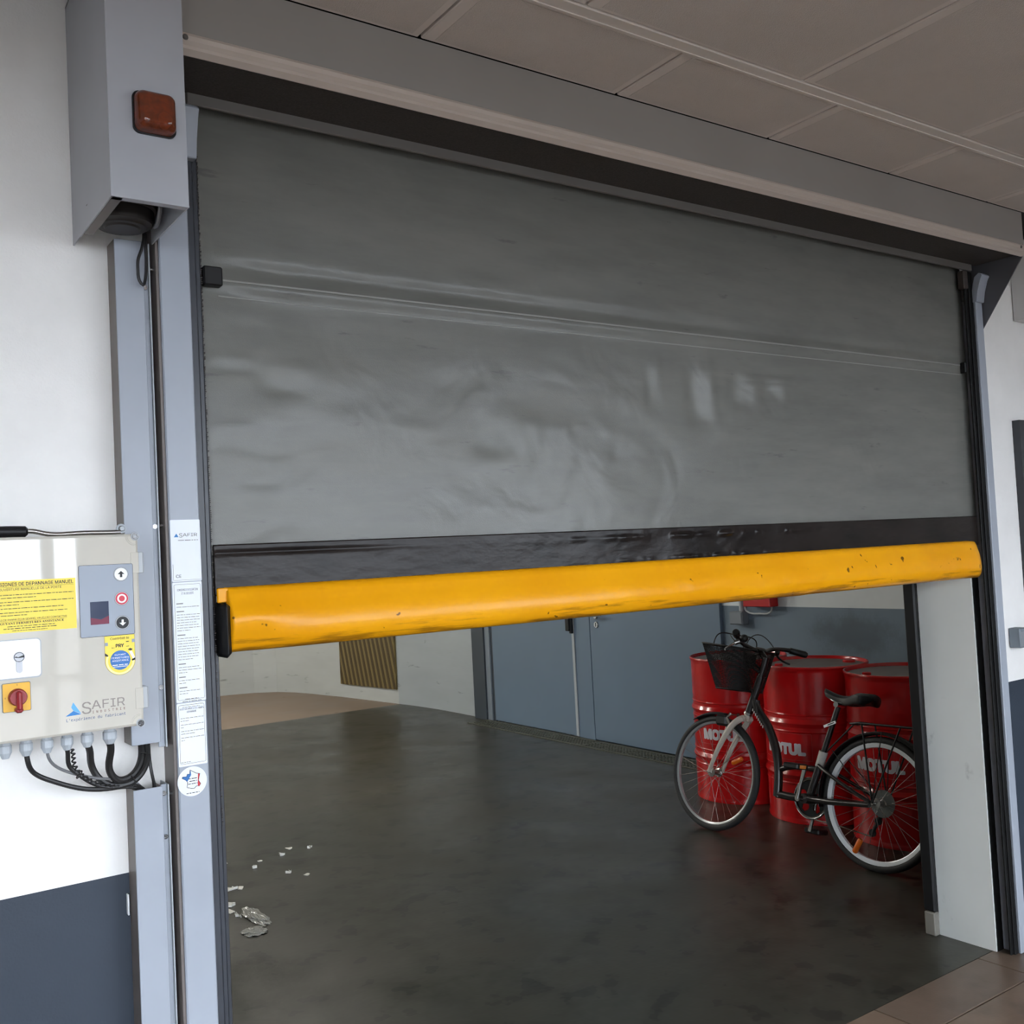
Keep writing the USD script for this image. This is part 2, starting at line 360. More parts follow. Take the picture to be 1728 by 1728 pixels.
FILM = mat('clear_film', (206, 206, 200), .12, transmission_weight=.55)
GRATE = mat('drain_grating', (78, 80, 70), .5, var=.2, vscale=12)
PYEL = mat('bumper_yellow', (116, 101, 60), .5, var=.1, vscale=6)
PBLK = mat('bumper_black', (68, 54, 28), .55)
FRAMEB = mat('bike_frame_dark', (34, 30, 30), .25, spec=.5)
FORKC = mat('bike_fork_cream', (178, 168, 156), .3)
TYRE = mat('tyre_rubber', (28, 28, 29), .7)
RIM = mat('rim_alloy', (226, 230, 234), .25, metal=.15)
SPOKE = mat('spoke_steel', (150, 140, 136), .3, metal=.9)
SADDLE = mat('saddle_black', (26, 26, 27), .45)
ORANGE = mat('reflector_orange', (206, 96, 24), .2)
LAMPW = mat('batten_white', (232, 232, 230), .4)
def emitter(name, col, s):
    mats[name] = usdkit.material(stage, '/World/Looks/'+name, {'e': ('emission', dict(color=col, strength=s))}, surface='e.emission'); return mats[name]

def curtain_mat():
    """Grey PVC: horizontal seams and dirt, creased relief, sheen."""
    N = {'g': ('geometry', {}), 'm': ('mapping', dict(scale=(.5, 1, 2.4))), 'n': ('noise_texture', dict(scale=3.4, detail=7.0, roughness=.66)),
         'r': ('rgb_ramp', dict(ramp=[(.28, lin((102, 102, 98))), (.5, lin((109, 109, 104))), (.74, lin((116, 115, 109)))])),
         'v': ('noise_texture', dict(scale=13.0, detail=5.0, roughness=.6)), 'vr': ('map_range', dict(range_type='smoothstep', from_min=.27, from_max=.36, to_min=.4, to_max=0.0, clamp=True)),
         'x': ('mix_color', dict(b=lin((66, 67, 68)))),
         'm2': ('mapping', dict(scale=(1.0, 1, 1.2), rotation=(0, .5, 0))), 'w': ('noise_texture', dict(scale=4.5, detail=2.5, roughness=.5, distortion=.8)),
         'f': ('noise_texture', dict(scale=420.0, detail=1.0)),
         'b': ('bump', dict(strength=.20, distance=.03)), 'b2': ('bump', dict(strength=.08, distance=.002)),
         'q': ('map_range', dict(from_min=.3, from_max=.7, to_min=.24, to_max=.34)),
         'p': ('principled_bsdf', dict(specular_ior_level=.33))}
    L = [('g.position', 'm.vector'), ('m.vector', 'n.vector'), ('n.fac', 'r.fac'), ('m.vector', 'v.vector'), ('v.fac', 'vr.value'), ('vr.result', 'x.fac'), ('r.color', 'x.a'), ('x.result', 'p.base_color'),
         ('g.position', 'm2.vector'), ('m2.vector', 'w.vector'), ('w.fac', 'b.height'), ('g.position', 'f.vector'), ('f.fac', 'b2.height'), ('b.normal', 'b2.normal'), ('b2.normal', 'p.normal'),
         ('n.fac', 'q.value'), ('q.result', 'p.roughness')]
    return usdkit.material(stage, '/World/Looks/curtain_pvc', N, L, surface='p.BSDF')
CURTAIN = curtain_mat()

# ================================================================== THE SETTING
OX0, OX1, OZ = .662, 3.462, 2.46           # door opening in the wall, 0.22 m thick
CZ = 2.635                                # ceiling of the entrance
RX0, RX1, RY0 = -2.6, 5.6, -3.3           # entrance room
GX1, GZ = 5.08, 2.78                      # garage right wall and ceiling
wall_shape = sbox(RX0, 0, RX1, 3.0).difference(sbox(OX0, -1, OX1, OZ))
wf = on_wall(wall_shape, .22, .22)
whole('wall_front', wf, WALL, 'white wall with dark blue lower band around the roller door opening', kind='structure', smooth=False, base=(0, 0, 0))
whole('trim_1', J(bx(OX1-.004, OX1, -.003, .217, .0, OZ), bx(OX1, 3.480, -.003, -.0005, .0, OZ)), REVEAL, 'off-white scuffed reveal lining at the right of the door opening', kind='structure', smooth=False)

# floor: painted concrete of the garage, ramp, tiles of the entrance
fl = thing('floor', 'dark painted concrete garage floor, bare ramp beyond and brown tiles at the threshold', kind='structure')
part(fl, 'concrete_slab', bx(-3.2, 5.3, .012, 7.3, -.12, 0), SLAB, False)
def sheet(x0, x1, y0, y1, z0, z1, t=.12):
    v = [(x0, y0, z0), (x1, y0, z0), (x1, y1, z1), (x0, y1, z1)]; v += [(a, b, c-t) for a, b, c in v]
    return trimesh.convex.convex_hull(np.array(v))
part(fl, 'ramp_slab', sheet(-3.2, 5.3, 7.3, 11.0, 0, .0), RAMP, False)
part(fl, 'tile_bed', bx(RX0, RX1, RY0, .012, -.12, -.006), GROUT, False)
g_ = .0022
rows = [(-.187, .012)] + [(-.187-.6*(k+1), -.187-.6*k) for k in range(8)]
for ri, (ya, yb) in enumerate(rows):
    ya = max(ya, RY0)
    for ci in range(-10, 5):
        xa = 3.36 + .6*ci; xb = xa+.6
        xa, xb = max(xa, RX0), min(xb, RX1)
        if xb-xa < .02 or yb-ya < .02: continue
        part(fl, 'tile', bx(xa+g_, xb-g_, ya+g_, yb-g_, -.011, rng.uniform(-.0004, .0004), .0012), TILE[int(rng.integers(3))], False)

# suspended ceiling of the entrance: perforated metal tiles between rails
ce = thing('ceiling', 'beige suspended ceiling of large perforated tiles between slim rails', kind='structure', base=(0, 0, CZ))
part(ce, 'ceiling_void', bx(RX0, RX1, RY0, .0, CZ+.03, CZ+.10), mat('void_dark', (40, 38, 36), .9), False)
def ceil_row(ya, yb, x0, step):
    k0 = int(math.floor((RX0-x0)/step))
    for k in range(k0, 40):
        xa, xb = x0+k*step, x0+(k+1)*step
        xa, xb = max(xa, RX0), min(xb, RX1)
        if xb <= RX0 or xa >= RX1 or xb-xa < .03: continue
        t = part(ce, 'ceiling_tile', bx(xa+.0032, xb-.0032, ya, yb, CZ, CZ+.025, .0025), CEIL, False)
        m = .022
        if xb-xa > .1 and yb-ya > .1:
            part(t, 'perforated_field', bx(xa+m+.012, xb-m, ya+m*.5, yb-m*.5, CZ-.0006, CZ+.001), PERF, False)
def rail(ya, yb):
    part(ce, 'ceiling_rail', J(bx(RX0, RX1, ya+.0015, yb-.0015, CZ-.003, CZ+.02, .002), bx(RX0, RX1, yb-.007, yb-.0015, CZ-.0055, CZ)), RUN, False)
ceil_row(-.478, -.236, 1.092, .557); rail(-.516, -.478)
y = -.516
x0s = [2.01, 1.56, 2.01, 1.56, 2.01]
for i in range(4):
    ceil_row(max(y-.9, RY0), y, x0s[i] if i else 2.01, .684)
    rail(y-.9-.038, y-.9); y -= .938
ceil_row(RY0, y, 2.01, .684)

# the rest of the entrance behind the camera: white walls and a glazed front
whole('wall_left', bx(RX0-.15, RX0, RY0, .22, 0, 3.0), WALL, 'white side wall of the entrance with blue lower band', kind='structure', smooth=False)
whole('wall_right', bx(RX1, RX1+.15, RY0, .22, 0, 3.0), WALL, 'white wall at the far right of the entrance', kind='structure', smooth=False)
wins = WINS
rear = sbox(RX0-.15, 0, RX1+.15, 3.0)
for a, b in wins: rear = rear.difference(sbox(a, .10, b, WTOP))
whole('wall_rear', on_wall(rear, RY0, .2), WALL, 'entrance wall with tall glazed bays', kind='structure', smooth=False, base=(0, RY0, 0))
PANE = usdkit.material(stage, '/World/Looks/window_pane', {'t': ('transparent_bsdf', dict(color=(.97, .98, .98))), 'g': ('glossy_bsdf', dict(roughness=.0, color=(.95, .95, .95))), 'f': ('fresnel', dict(IOR=1.3)), 'x': ('mix_closure', {})},
                       [('f.fac', 'x.fac'), ('t.BSDF', 'x.closure1'), ('g.BSDF', 'x.closure2')], surface='x.closure')
for i, (a, b) in enumerate(wins):
    w = thing('window_%d' % (i+1), 'tall glazed bay with grey frame', kind='structure', base=((a+b)/2, RY0-.1, .1))
    fr = [bx(a, b, RY0-.13, RY0-.07, z0, z1) for z0, z1 in ((.10, .16), (WTOP-.06, WTOP), (1.02, 1.06))] + [bx(x-.025, x+.025, RY0-.13, RY0-.07, .1, WTOP) for x in (a+.025, .905 if i == 1 else (a+b)/2, b-.025)]
    part(w, 'window_frame', J(fr), JAMB, False)
    part(w, 'pane', bx(a, b, RY0-.102, RY0-.098, .1, WTOP), PANE, False)
whole('trim_3', bx(-30, 30, -40, RY0-.2, -.14, -.02), mat('outdoor_paving', (96, 90, 84), .8), 'pale paving outside the glazed front', kind='structure', smooth=False)

# bulkhead at the upper right and dark side door
whole('trim_2', J(bx(3.885, RX1-.002, -.10, -.002, 2.325, CZ-.002, .002), bx(3.885, RX1-.002, -.104, -.1, 2.325, 2.345), bx(3.883, RX1-.002, -.107, -.1, 2.318, 2.326)), mat('bulkhead_paint', (216, 214, 212), .5), 'off-white boxed bulkhead under the ceiling at the upper right', kind='structure', smooth=False)
d2 = thing('door_2', 'dark grey side door on the white wall at the right edge', kind='structure', base=(4.3, 0, 0))
part(d2, 'door_frame', on_wall(sbox(3.822, .0, 4.80, 1.93).difference(sbox(3.872, -1, 4.75, 1.885)), .0, .03), DARKD, False)
part(d2, 'leaf', bx(3.876, 4.746, -.018, -.001, .004, 1.88, .002), mat('dark_leaf', (64, 66, 70), .35), False)
part(d2, 'handle', J(cyl((3.93, -.018, 1.0), (3.93, -.06, 1.0), .009), cyl((3.93, -.06, 1.0), (4.04, -.06, 1.0), .009)), STEEL)

# garage shell
gr = spline(np.array([(GX1, 6.35), (5.06, 6.85), (5.0, 7.32)]), 8)
bk = spline(np.array([(4.845, 8.36), (4.70, 9.05), (4.42, 9.58), (3.92, 9.76), (3.2, 9.72), (2.2, 9.45), (1.0, 9.0), (-.6, 8.3), (-3.2, 7.0)]), 34)
foot = [(GX1, .22), (GX1, 2.78), (GX1, 6.35)] + [tuple(p) for p in gr[1:]] + [tuple(p) for p in bk]
inner = LineString(foot)
def wall_strip(line, t, z0, z1):
    ring_ = line.buffer(t, single_sided=True, cap_style=2, join_style=2)   # buffer lies to the left of the line
    m = ext(ring_, z1-z0); m.apply_translation([0, 0, z0]); return m
def outward(line, t):
    a = wall_strip(line, -t, 0, GZ+.2); return a
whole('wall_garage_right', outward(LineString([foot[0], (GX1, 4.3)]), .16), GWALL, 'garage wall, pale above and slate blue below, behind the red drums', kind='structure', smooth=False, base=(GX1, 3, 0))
whole('wall_garage_side', outward(LineString([(GX1, 4.3)]+foot[2:10]), .16), spotted('dimmed_side_wall', (164, 171, 174), (118, 122, 122), .55, scale=6, cover=.31, var=.07, stretch=(.6, .6, 2.2), vscale=1.6), 'pale wall bending away left of the blue double door, its dimmer light put into a greyer colour', kind='structure', smooth=20, base=(GX1, 6, 0))  # continues the ramp wall; its weaker light is put into a darker, bluer colour
whole('wall_garage_back', outward(LineString(foot[9:]), .16), BACKWALL, 'curved off-white concrete wall at the far end of the ramp', kind='structure', smooth=20, base=(4, 9, 0))
whole('wall_garage_left', bx(-3.36, -3.2, .22, 7.2, 0, GZ+.2), BACKWALL, 'left wall of the garage', kind='structure', smooth=False)
whole('ceiling_garage', bx(-3.4, 5.3, .22, 11, GZ, GZ+.15), mat('garage_ceiling', (150, 150, 146), .8), 'concrete ceiling of the garage', kind='structure', smooth=False)

# blue double door in the garage wall
d1 = thing('door_1', 'slate blue double service door in the garage wall', kind='structure', base=(GX1, 4.3, 0))
X = GX1
part(d1, 'jamb', bx(X-.05, X, 5.70, 5.90, 0, 2.3, .002), JAMB, False, 'dark jamb at the left of the doors')
part(d1, 'jamb', bx(X-.035, X, 5.625, 5.70, 0, 2.3, .002), JAMBL, False, 'light strip beside the dark jamb')
part(d1, 'jamb', bx(X-.02, X, 5.585, 5.622, 0, 2.3), JAMB, False)
part(d1, 'leaf', bx(X-.03, X, 4.395, 5.58, .012, 2.2, .002), DOORB, False)
part(d1, 'leaf', bx(X-.03, X, 2.765, 4.165, .012, 2.2, .002), DOORB, False)
part(d1, 'mullion', bx(X-.028, X, 4.175, 4.372, .004, 2.2, .002), DOORB, False)
part(d1, 'edge_strip', bx(X-.038, X-.028, 4.368, 4.398, .01, 2.2, .002), PIPE, False, 'bare metal strip on the meeting edge')
part(d1, 'lever', J(bx(X-.06, X-.03, 4.37, 4.40, .84, 1.05, .004), bx(X-.075, X-.055, 4.385, 4.43, .86, 1.02, .004)), BLACK, False)
h = part(d1, 'handle', J(cyl((X-.03, 4.085, .992), (X-.085, 4.085, .992), .011), tube([(X-.085, 4.095, .992), (X-.085, 4.03, .994), (X-.085, 3.965, .996)], .0105, 10)), STEEL)
part(h, 'rose', lathe([(0, .012), (.024, .012), (.027, .008), (.027, 0)], (X-.03, 4.085, .992), (-1, 0, 0), 24), CHROME)
part(d1, 'lock_plate', on_wall(Point(0, 0).buffer(.001), 0) if False else lathe([(0, .010), (.022, .010), (.026, .006), (.026, 0)], (X-.03, 4.08, .918), (-1, 0, 0), 24), CHROME)
part(d1, 'keyhole', bx(X-.0405, X-.04, 4.075, 4.085, .903, .934), INK, False)

# drain channel along the foot of the garage wall
dr = thing('drain_channel', 'narrow dark grated drain channel along the foot of the blue double door', 'drain', base=(4.94, 4.3, 0))
part(dr, 'channel_edge', J(bx(4.835, 4.85, 2.6, 5.72, .0, .006, .001), bx(5.03, 5.045, 2.6, 5.72, .0, .006, .001)), GRATE, False)
yy = 2.6
while yy < 5.70:
    y1 = min(yy+.5, 5.72); hol = sbox(4.852, yy+.002, 5.028, y1-.002)
    holes = unary_union([sbox(4.862+.031*i, yy+.014+.034*j, 4.862+.031*i+.02, yy+.014+.034*j+.02) for i in range(5) for j in range(int((y1-yy-.02)/.034))])
    m = ext(hol.difference(holes), .005); m.apply_translation([0, 0, .0006]); part(dr, 'grating', m, GRATE, False); yy += .5

# ================================================================== THE ROLLER DOOR
def loft(sections, cap=True):
    S = np.asarray(sections, float); n, k = S.shape[:2]
    V = S.reshape(-1, 3); F = []
    for i in range(n-1):
        for j in range(k):
            a, b = i*k+j, i*k+(j+1) % k; c, d = a+k, b+k
            F += [[a, b, d], [a, d, c]]
    if cap:
        V = np.vstack([V, S[0].mean(0), S[-1].mean(0)]); e = (n-1)*k
        for j in range(k):
            F += [[len(V)-2, (j+1) % k, j], [len(V)-1, e+j, e+(j+1) % k]]
    m = trimesh.Trimesh(V, F, process=False)
    if m.volume < 0: m.invert()
    return m
def panel(x0, x1, z0, z1, nx, nz, yf, t=.003):
    """A hanging sheet whose front follows yf(x, z)."""
    xs, zs = np.linspace(x0, x1, nx), np.linspace(z0, z1, nz)
    Xg, Zg = np.meshgrid(xs, zs); Yg = yf(Xg, Zg)
    Vf = np.c_[Xg.ravel(), Yg.ravel(), Zg.ravel()]; Vb = Vf + [0, t, 0]; N_ = len(Vf); F = []
    idx = np.arange(N_).reshape(nz, nx)
    a, b, c, d = idx[:-1, :-1].ravel(), idx[:-1, 1:].ravel(), idx[1:, 1:].ravel(), idx[1:, :-1].ravel()
    front = np.vstack([np.c_[a, b, c], np.c_[a, c, d]])
    edge = np.r_[idx[0], idx[1:, -1], idx[-1, ::-1][1:], idx[::-1, 0][1:-1]]
    e2 = np.roll(edge, -1)
    side = np.vstack([np.c_[edge, edge+N_, e2+N_], np.c_[edge, e2+N_, e2]])
    return trimesh.Trimesh(np.vstack([Vf, Vb]), np.vstack([front, front[:, ::-1]+N_, side]), process=False)
def fb(x, z, fx, fz, seed, o=3):
    p = np.stack([np.asarray(x)*fx+50, np.asarray(z)*fz+50, np.full(np.shape(x), .37)], -1)
    return meshkit.fbm(p, o, seed)-.5
def bell(v, c, w): return np.exp(-((v-c)/w)**2)
def curtain_y(x, z):
    ed = np.clip(np.minimum(x-.668, 3.496-x)/.12, 0, 1)
    y = .012*fb(x, z, 1.1, 2.2, 3) + .010*fb(x, z, .9, 6.0, 5, 2)*np.clip((2.3-z)/.6, 0, 1)
    low = np.clip((2.02-z)/.45, 0, 1)
    y += .016*fb(x*.8+z*.9, z*1.6-x*.35, 3.2, 2.6, 11, 3)*low                        # slanting folds towards the hem
    y += .030*fb(x, z, 2.6, 5.2, 17, 3)*bell(x, .82, .26)*bell(z, 1.93, .20)           # dents by the left guide
    y += .020*fb(x, z, 5.5, 9.0, 19, 3)*bell(x, 2.45, .42)*bell(z, 1.99, .10)          # pucker under the wind bar
    y += .014*fb(x, z, 7.0, 12.0, 23, 3)*bell(x, 1.75, .3)*bell(z, 1.80, .12)
    y += -.007*bell(z, 2.112, .016) + .006*bell(z, 2.150, .014)                        # wind bar pocket
    y = -.020 + y*ed
    for xc, zc, wx, wz, sx_, sz_ in ((2.114, 1.945, .055, .085, .15, .08), (2.30, 1.965, .07, .050, .15, .09), (2.43, 1.975, .07, .035, .14, .08), (1.925, 1.975, .03, .07, .08, .05), (2.55, 2.018, .02, .015, .14, .1),
                                     (.850, 1.918, .05, .035, .02, .10), (.735, 1.945, .05, .02, .01, .09), (.725, 1.79, .05, .03, .02, .06), (.79, 1.715, .06, .03, .02, .07), (1.43, 1.81, .10, .05, .04, .04)):
        y += -(sx_*(x-xc)+sz_*(z-zc))*np.exp(-((x-xc)/wx)**4-((z-zc)/wz)**4)      # pressed-in dents that catch the windows
    y += -.004*bell(z, 2.014-.03*(x-2.25), .0035)*bell(x, 2.34, .18) - .003*bell(z, 1.985, .003)*bell(x, 2.38, .07)
    return y
rd = thing('roller_door', 'half-raised grey PVC roll-up door with black band and yellow bottom bar', 'door', base=(2.06, -.02, 1.34))
part(rd, 'curtain', panel(.668, 3.496, 1.545, 2.56, 300, 130, curtain_y), CURTAIN, True)
def band_y(x, z):
    return -.040 + .006*fb(x, z, 3, 8, 31, 3) + (.012*fb(x, z, 9, 16, 37, 3))*bell(x, 2.15, .45) + .010*fb(x, z, 5, 12, 41, 3)*bell(x, .9, .3) - np.maximum(0, fb(x, z, 26, 9, 61, 2)+.08)*(.030*bell(z, 1.544, .006)*bell(x, 2.12, .42) + .024*bell(z, 1.484, .005)*bell(x, 2.18, .36)) - .004*bell(z, 1.548-.004*np.clip(x-.7, 0, .3), .004)*bell(x, .82, .22)
part(rd, 'black_band', panel(.668, 3.4605, 1.462, 1.566, 520, 34, band_y, .004), PVCBLK, True, 'wrinkled black PVC band above the yellow sleeve')
prof = [(-.034, 1.479), (-.048, 1.477), (-.056, 1.470), (-.062, 1.452), (-.071, 1.430), (-.078, 1.405), (-.080, 1.385), (-.074, 1.364), (-.060, 1.350), (-.042, 1.345),
        (-.024, 1.348), (-.010, 1.360), (-.004, 1.385), (-.006, 1.415), (-.014, 1.445), (-.022, 1.470)]
prof = np.array([p for p in spline(np.array(prof+[prof[0]]), 30)[:-1]])
secs = []
for x in np.linspace(.686, 3.432, 330):
    s_ = prof.copy(); pz = s_[:, 1]
    k = .003*fb(np.full(len(pz), x), pz, 4, 7, 51, 3) + .016*fb(np.full(len(pz), x), pz, 9, 14, 53, 3)*bell(x, 2.25, .40) + .014*fb(np.full(len(pz), x), pz, 9, 9, 57, 3)*bell(x, .74, .10) + .008*np.sin((pz-1.34)*55)*bell(x, .73, .06)
    low = np.clip((1.478-pz)/.03, 0, 1)
    dirv = np.c_[np.full(len(pz), -.8), np.zeros(len(pz))]
    s_ = s_ + (k*low)[:, None]*np.where(s_[:, :1] < -.03, 1, 0)*np.c_[np.ones(len(pz)), .3*np.ones(len(pz))]
    end = max(0, (x-3.38)/.052)
    s_[:, 0] = s_[:, 0]*(1-.35*end**2) - .012*end**2
    s_[:, 1] += -.004*end*np.sin((pz-1.34)*60)
    secs.append(np.c_[np.full(len(pz), x), s_])
part(rd, 'bottom_sleeve', loft(secs), YELLOW, True, 'worn yellow padded bottom sleeve')
part(rd, 'sleeve_tab', bx(.6675, .69, -.0535, -.046, 1.448, 1.478, .002), YELLOW, False)
part(rd, 'end_cap', bx(.6675, .6865, -.079, -.010, 1.338, 1.449, .009), BLACK, 40, 'black rubber cap on the left end of the bar')
part(rd, 'bar_end', bx(.668, .708, -.044, -.022, 2.100, 2.140, .003), BLACK, False, 'dark end of the wind bar at the left guide')
part(rd, 'bar_end', bx(3.450, 3.4605, -.044, -.022, 2.088, 2.128, .003), BLACK, False)
SEAM = mat('weld_seam', (138, 138, 133), .35)  # weld seams; the lit edges of the wind bar are put into this paler colour
part(rd, 'weld_strip', panel(.705, 3.46, 2.1165, 2.1205, 200, 2, lambda x, z: curtain_y(x, z*0+2.117)-.0015, .002), SEAM, True)
part(rd, 'weld_strip', panel(.705, 3.46, 2.0835, 2.0865, 200, 2, lambda x, z: curtain_y(x, z*0+2.085)-.0012, .002), SEAM, True)

# side guides
gl = thing('door_guide', 'left grey steel door guide carrying printed labels beside the control box', 'door guide', base=(.61, 0, 0))
part(gl, 'guide_post', bx(.572, .632, -.070, -.0, 0, 2.36, .0025), GREY, False)
part(gl, 'side_channel', bx(.566, .5725, -.064, 0, 0, 2.36, .001), BROWN, False)
part(gl, 'guide_lip', J(bx(.632, .650, -.056, 0, 0, 2.458, .003), bx(.648, .662, -.046, 0, 0, 2.458, .003), bx(.6625, .684, .003, .012, .001, 2.45, .001)), LIPBLK, False, 'dark plastic lip of the guide')
bristle = []
for k in range(330):
    z = 1.0 + k*.0042 if k < 330 else 0
    bristle.append(bx(.660, .6635+.003*rng.random(), -.040, -.036, z, z+.0026))
part(gl, 'brush_seal', J(bristle), BRUSH, False, kind='stuff')
def flare(x0, x1):
    prof_ = Polygon([(-.058, 2.35), (-.073, 2.35), (-.079, 2.385), (-.092, 2.425), (-.099, 2.438), (-.092, 2.444), (-.078, 2.434), (-.068, 2.40)])
    return side_prism(prof_.buffer(.004, quad_segs=4), x0, x1)
part(gl, 'inlet_flare', flare(.600, .652), GREY, 35)
gr_ = thing('door_guide', 'right door guide, narrow grey front with deep black inner channel', 'door guide', base=(3.51, 0, 0))
part(gr_, 'guide_post', bx(3.502, 3.545, -.070, 0, 0, 2.36, .0025), GREY, False)
part(gr_, 'guide_lip', J(bx(3.478, 3.5025, -.062, -.050, 0, 2.458, .003), bx(3.4625, 3.480, -.056, -.047, 0, 2.458, .003), bx(3.464, 3.5025, -.006, -.0035, 0, 2.458, .001)), mat('guide_black', (18, 18, 18), .55, spec=.2), False, 'black rubber lip of the guide')
part(gr_, 'end_block', bx(3.452, 3.480, -.060, -.034, 2.395, 2.4615, .003), mat('guide_brown', (70, 62, 58), .5), False)
part(gr_, 'inlet_flare', flare(3.496, 3.546), GREY, 35)

# corner bumper on the far edge of the reveal
cb = thing('corner_guard', 'tall black rubber corner guard on the far edge of the white reveal', 'corner guard', base=(3.425, .235, 0))
part(cb, 'rubber_strip', bx(3.430, 3.4578, .213, .262, .088, 2.45, .006), BLACK, 30)
part(cb, 'foot_block', bx(3.426, 3.4575, .214, .258, 0, .086, .004), mat('foot_block', (120, 116, 108), .6), False)

# header box over the door
hd = thing('door_header', 'long grey steel header box over the roller door under the ceiling', 'door housing', base=(2.05, -.12, 2.48))
part(hd, 'front_panel', bx(.562, 3.5478, -.235, -.228, 2.508, CZ-.001), HEAD, False)
lipp = Polygon([(-.228, 2.514), (-.240, 2.514), (-.2435, 2.508), (-.2425, 2.499), (-.236, 2.4925), (-.236, 2.486), (-.2245, 2.478), (-.220, 2.4795), (-.228, 2.49)])
part(hd, 'front_lip', side_prism(lipp, .562, 3.5535), LIP, 30, 'pale folded lower lip of the header')
part(hd, 'soffit_brush', bx(.562, 3.53, -.222, -.062, 2.485, 2.492), BRUSH, False, 'dark brush soffit behind the lip')
part(hd, 'rear_rail', bx(.64, 3.5, -.066, -.056, 2.462, 2.488, .002), STRIP, False)
ep = Polygon([(-.226, 2.478), (-.226, CZ-.002), (-.002, CZ-.002), (-.002, 2.17), (-.02, 2.19)])
part(hd, 'end_plate', side_prism(ep, 3.548, 3.553), mat('end_plate_dark', (92, 92, 96), .5), False)
part(hd, 'top_filler', bx(.562, 3.548, -.228, -.0, CZ-.02, CZ-.002), HEAD, False)
for x in (.585, 3.515): part(hd, 'screw', lathe([(0, .003), (.004, .003), (.006, 0)], (x, -.2425, 2.504), (0, -1, 0), 12), STRIP)

# motor cover with the amber light
CX0, CX1, CY, CB = .428, .560, -.305, 2.159
mc = thing('motor_cover', 'tall grey steel motor cover with open bottom at the upper left', 'motor cover', base=(.494, -.15, CB))
part(mc, 'front_plate', J(bx(CX0, CX1, CY, CY+.003, CB, CZ-.002), bx(CX0+.003, CX1-.003, CY+.003, CY+.016, CB, CB+.003), bx(CX0, CX1, CY-.001, CY, CB, CB+.003)), COVER, False)
part(mc, 'side_plate', bx(CX0, CX0+.0025, CY+.0031, -.001, CB, CZ-.002), COVER, False)
part(mc, 'side_plate', bx(CX1-.0025, CX1, CY+.0031, -.072, CB, CZ-.002), COVER, False)
part(mc, 'top_plate', bx(CX0, CX1, CY, -.001, CZ-.006, CZ-.002), COVER, False)
part(mc, 'bottom_flange', J(bx(CX0+.003, CX0+.02, CY+.003, -.08, CB+.0, CB+.003)), BROWN, False)
md = thing('door_motor', 'dark round drive motor inside the open bottom of the motor cover', 'motor', base=(.49, -.13, 2.17))
part(md, 'motor_body', lathe([(0, 2.163), (.030, 2.163), (.033, 2.166), (.044, 2.166), (.047, 2.170), (.054, 2.172), (.058, 2.180), (.058, 2.42), (0, 2.42)], (.490, -.125, 0), n=48), mat('motor_dark', (44, 40, 38), .5), 40)
part(md, 'flange_ring', ring((.490, -.125, 2.20), (0, 0, 1), .0585, .004, 48, 8), mat('motor_flange', (70, 64, 60), .5), 40)
part(md, 'mount_plate', bx(.434, .556, -.012, -.004, 2.20, 2.5), mat('motor_dark', (44, 40, 38), .5), False)
for i, (dx, dz) in enumerate([(0, 0)]):
    whole('motor_cable', tube([(.520, -.24, 2.30), (.535, -.22, 2.20), (.542, -.18, 2.172), (.547, -.12, 2.18), (.549, -.08, 2.23)], .0042, 8, smoothn=24), CABLE if i else CABLEG,
          ['grey cable slung inside the open bottom of the motor cover', 'black cable slung lowest inside the motor cover'][i], 'cable')
wl = thing('warning_light', 'square amber flashing light on the front of the motor cover', 'warning light', base=(.504, CY, 2.277))
def pillow(x0, x1, z0, z1, y0, d, r, n=8):
    secs_ = []
    for k in range(n+1):
        a = k/n*PI/2; inset = r*(1-math.cos(a)); yy_ = y0-d*math.sin(a)
        pts_ = np.array(rrect(x0+inset, x1-inset, z0+inset, z1-inset, max(.004, .014-inset*.5)).exterior.coords)[:-1]
        ang = np.arctan2(pts_[:, 1]-(z0+z1)/2, pts_[:, 0]-(x0+x1)/2); pts_ = pts_[np.argsort(ang)]
        secs_.append(np.c_[pts_[:, 0], np.full(len(pts_), yy_), pts_[:, 1]])
    return loft(secs_)
part(wl, 'base', on_wall(rrect(.4675, .5405, 2.2765, 2.3505, .012), CY, .006), BLACK, False)
part(wl, 'lens', pillow(.469, .539, 2.278, 2.349, CY-.006, .026, .016), AMBER, 40, 'amber translucent lens')
part(wl, 'bulb', trimesh.creation.icosphere(2, .011).apply_translation([.517, CY-.014, 2.303]), AMBERIN, True)
whole('cable', tube([(.545, -.068, 2.23), (.541, -.075, 2.16), (.536, -.078, 2.143), (.529, -.080, 2.123), (.528, -.08, 2.099), (.531, -.08, 2.080), (.536, -.08, 2.074), (.542, -.078, 2.088), (.545, -.075, 2.117), (.547, -.068, 2.17), (.549, -.06, 2.24)], .0030, 8, smoothn=60), CABLE,
      'black cable looping below the motor cover in front of the trunking', 'cable')

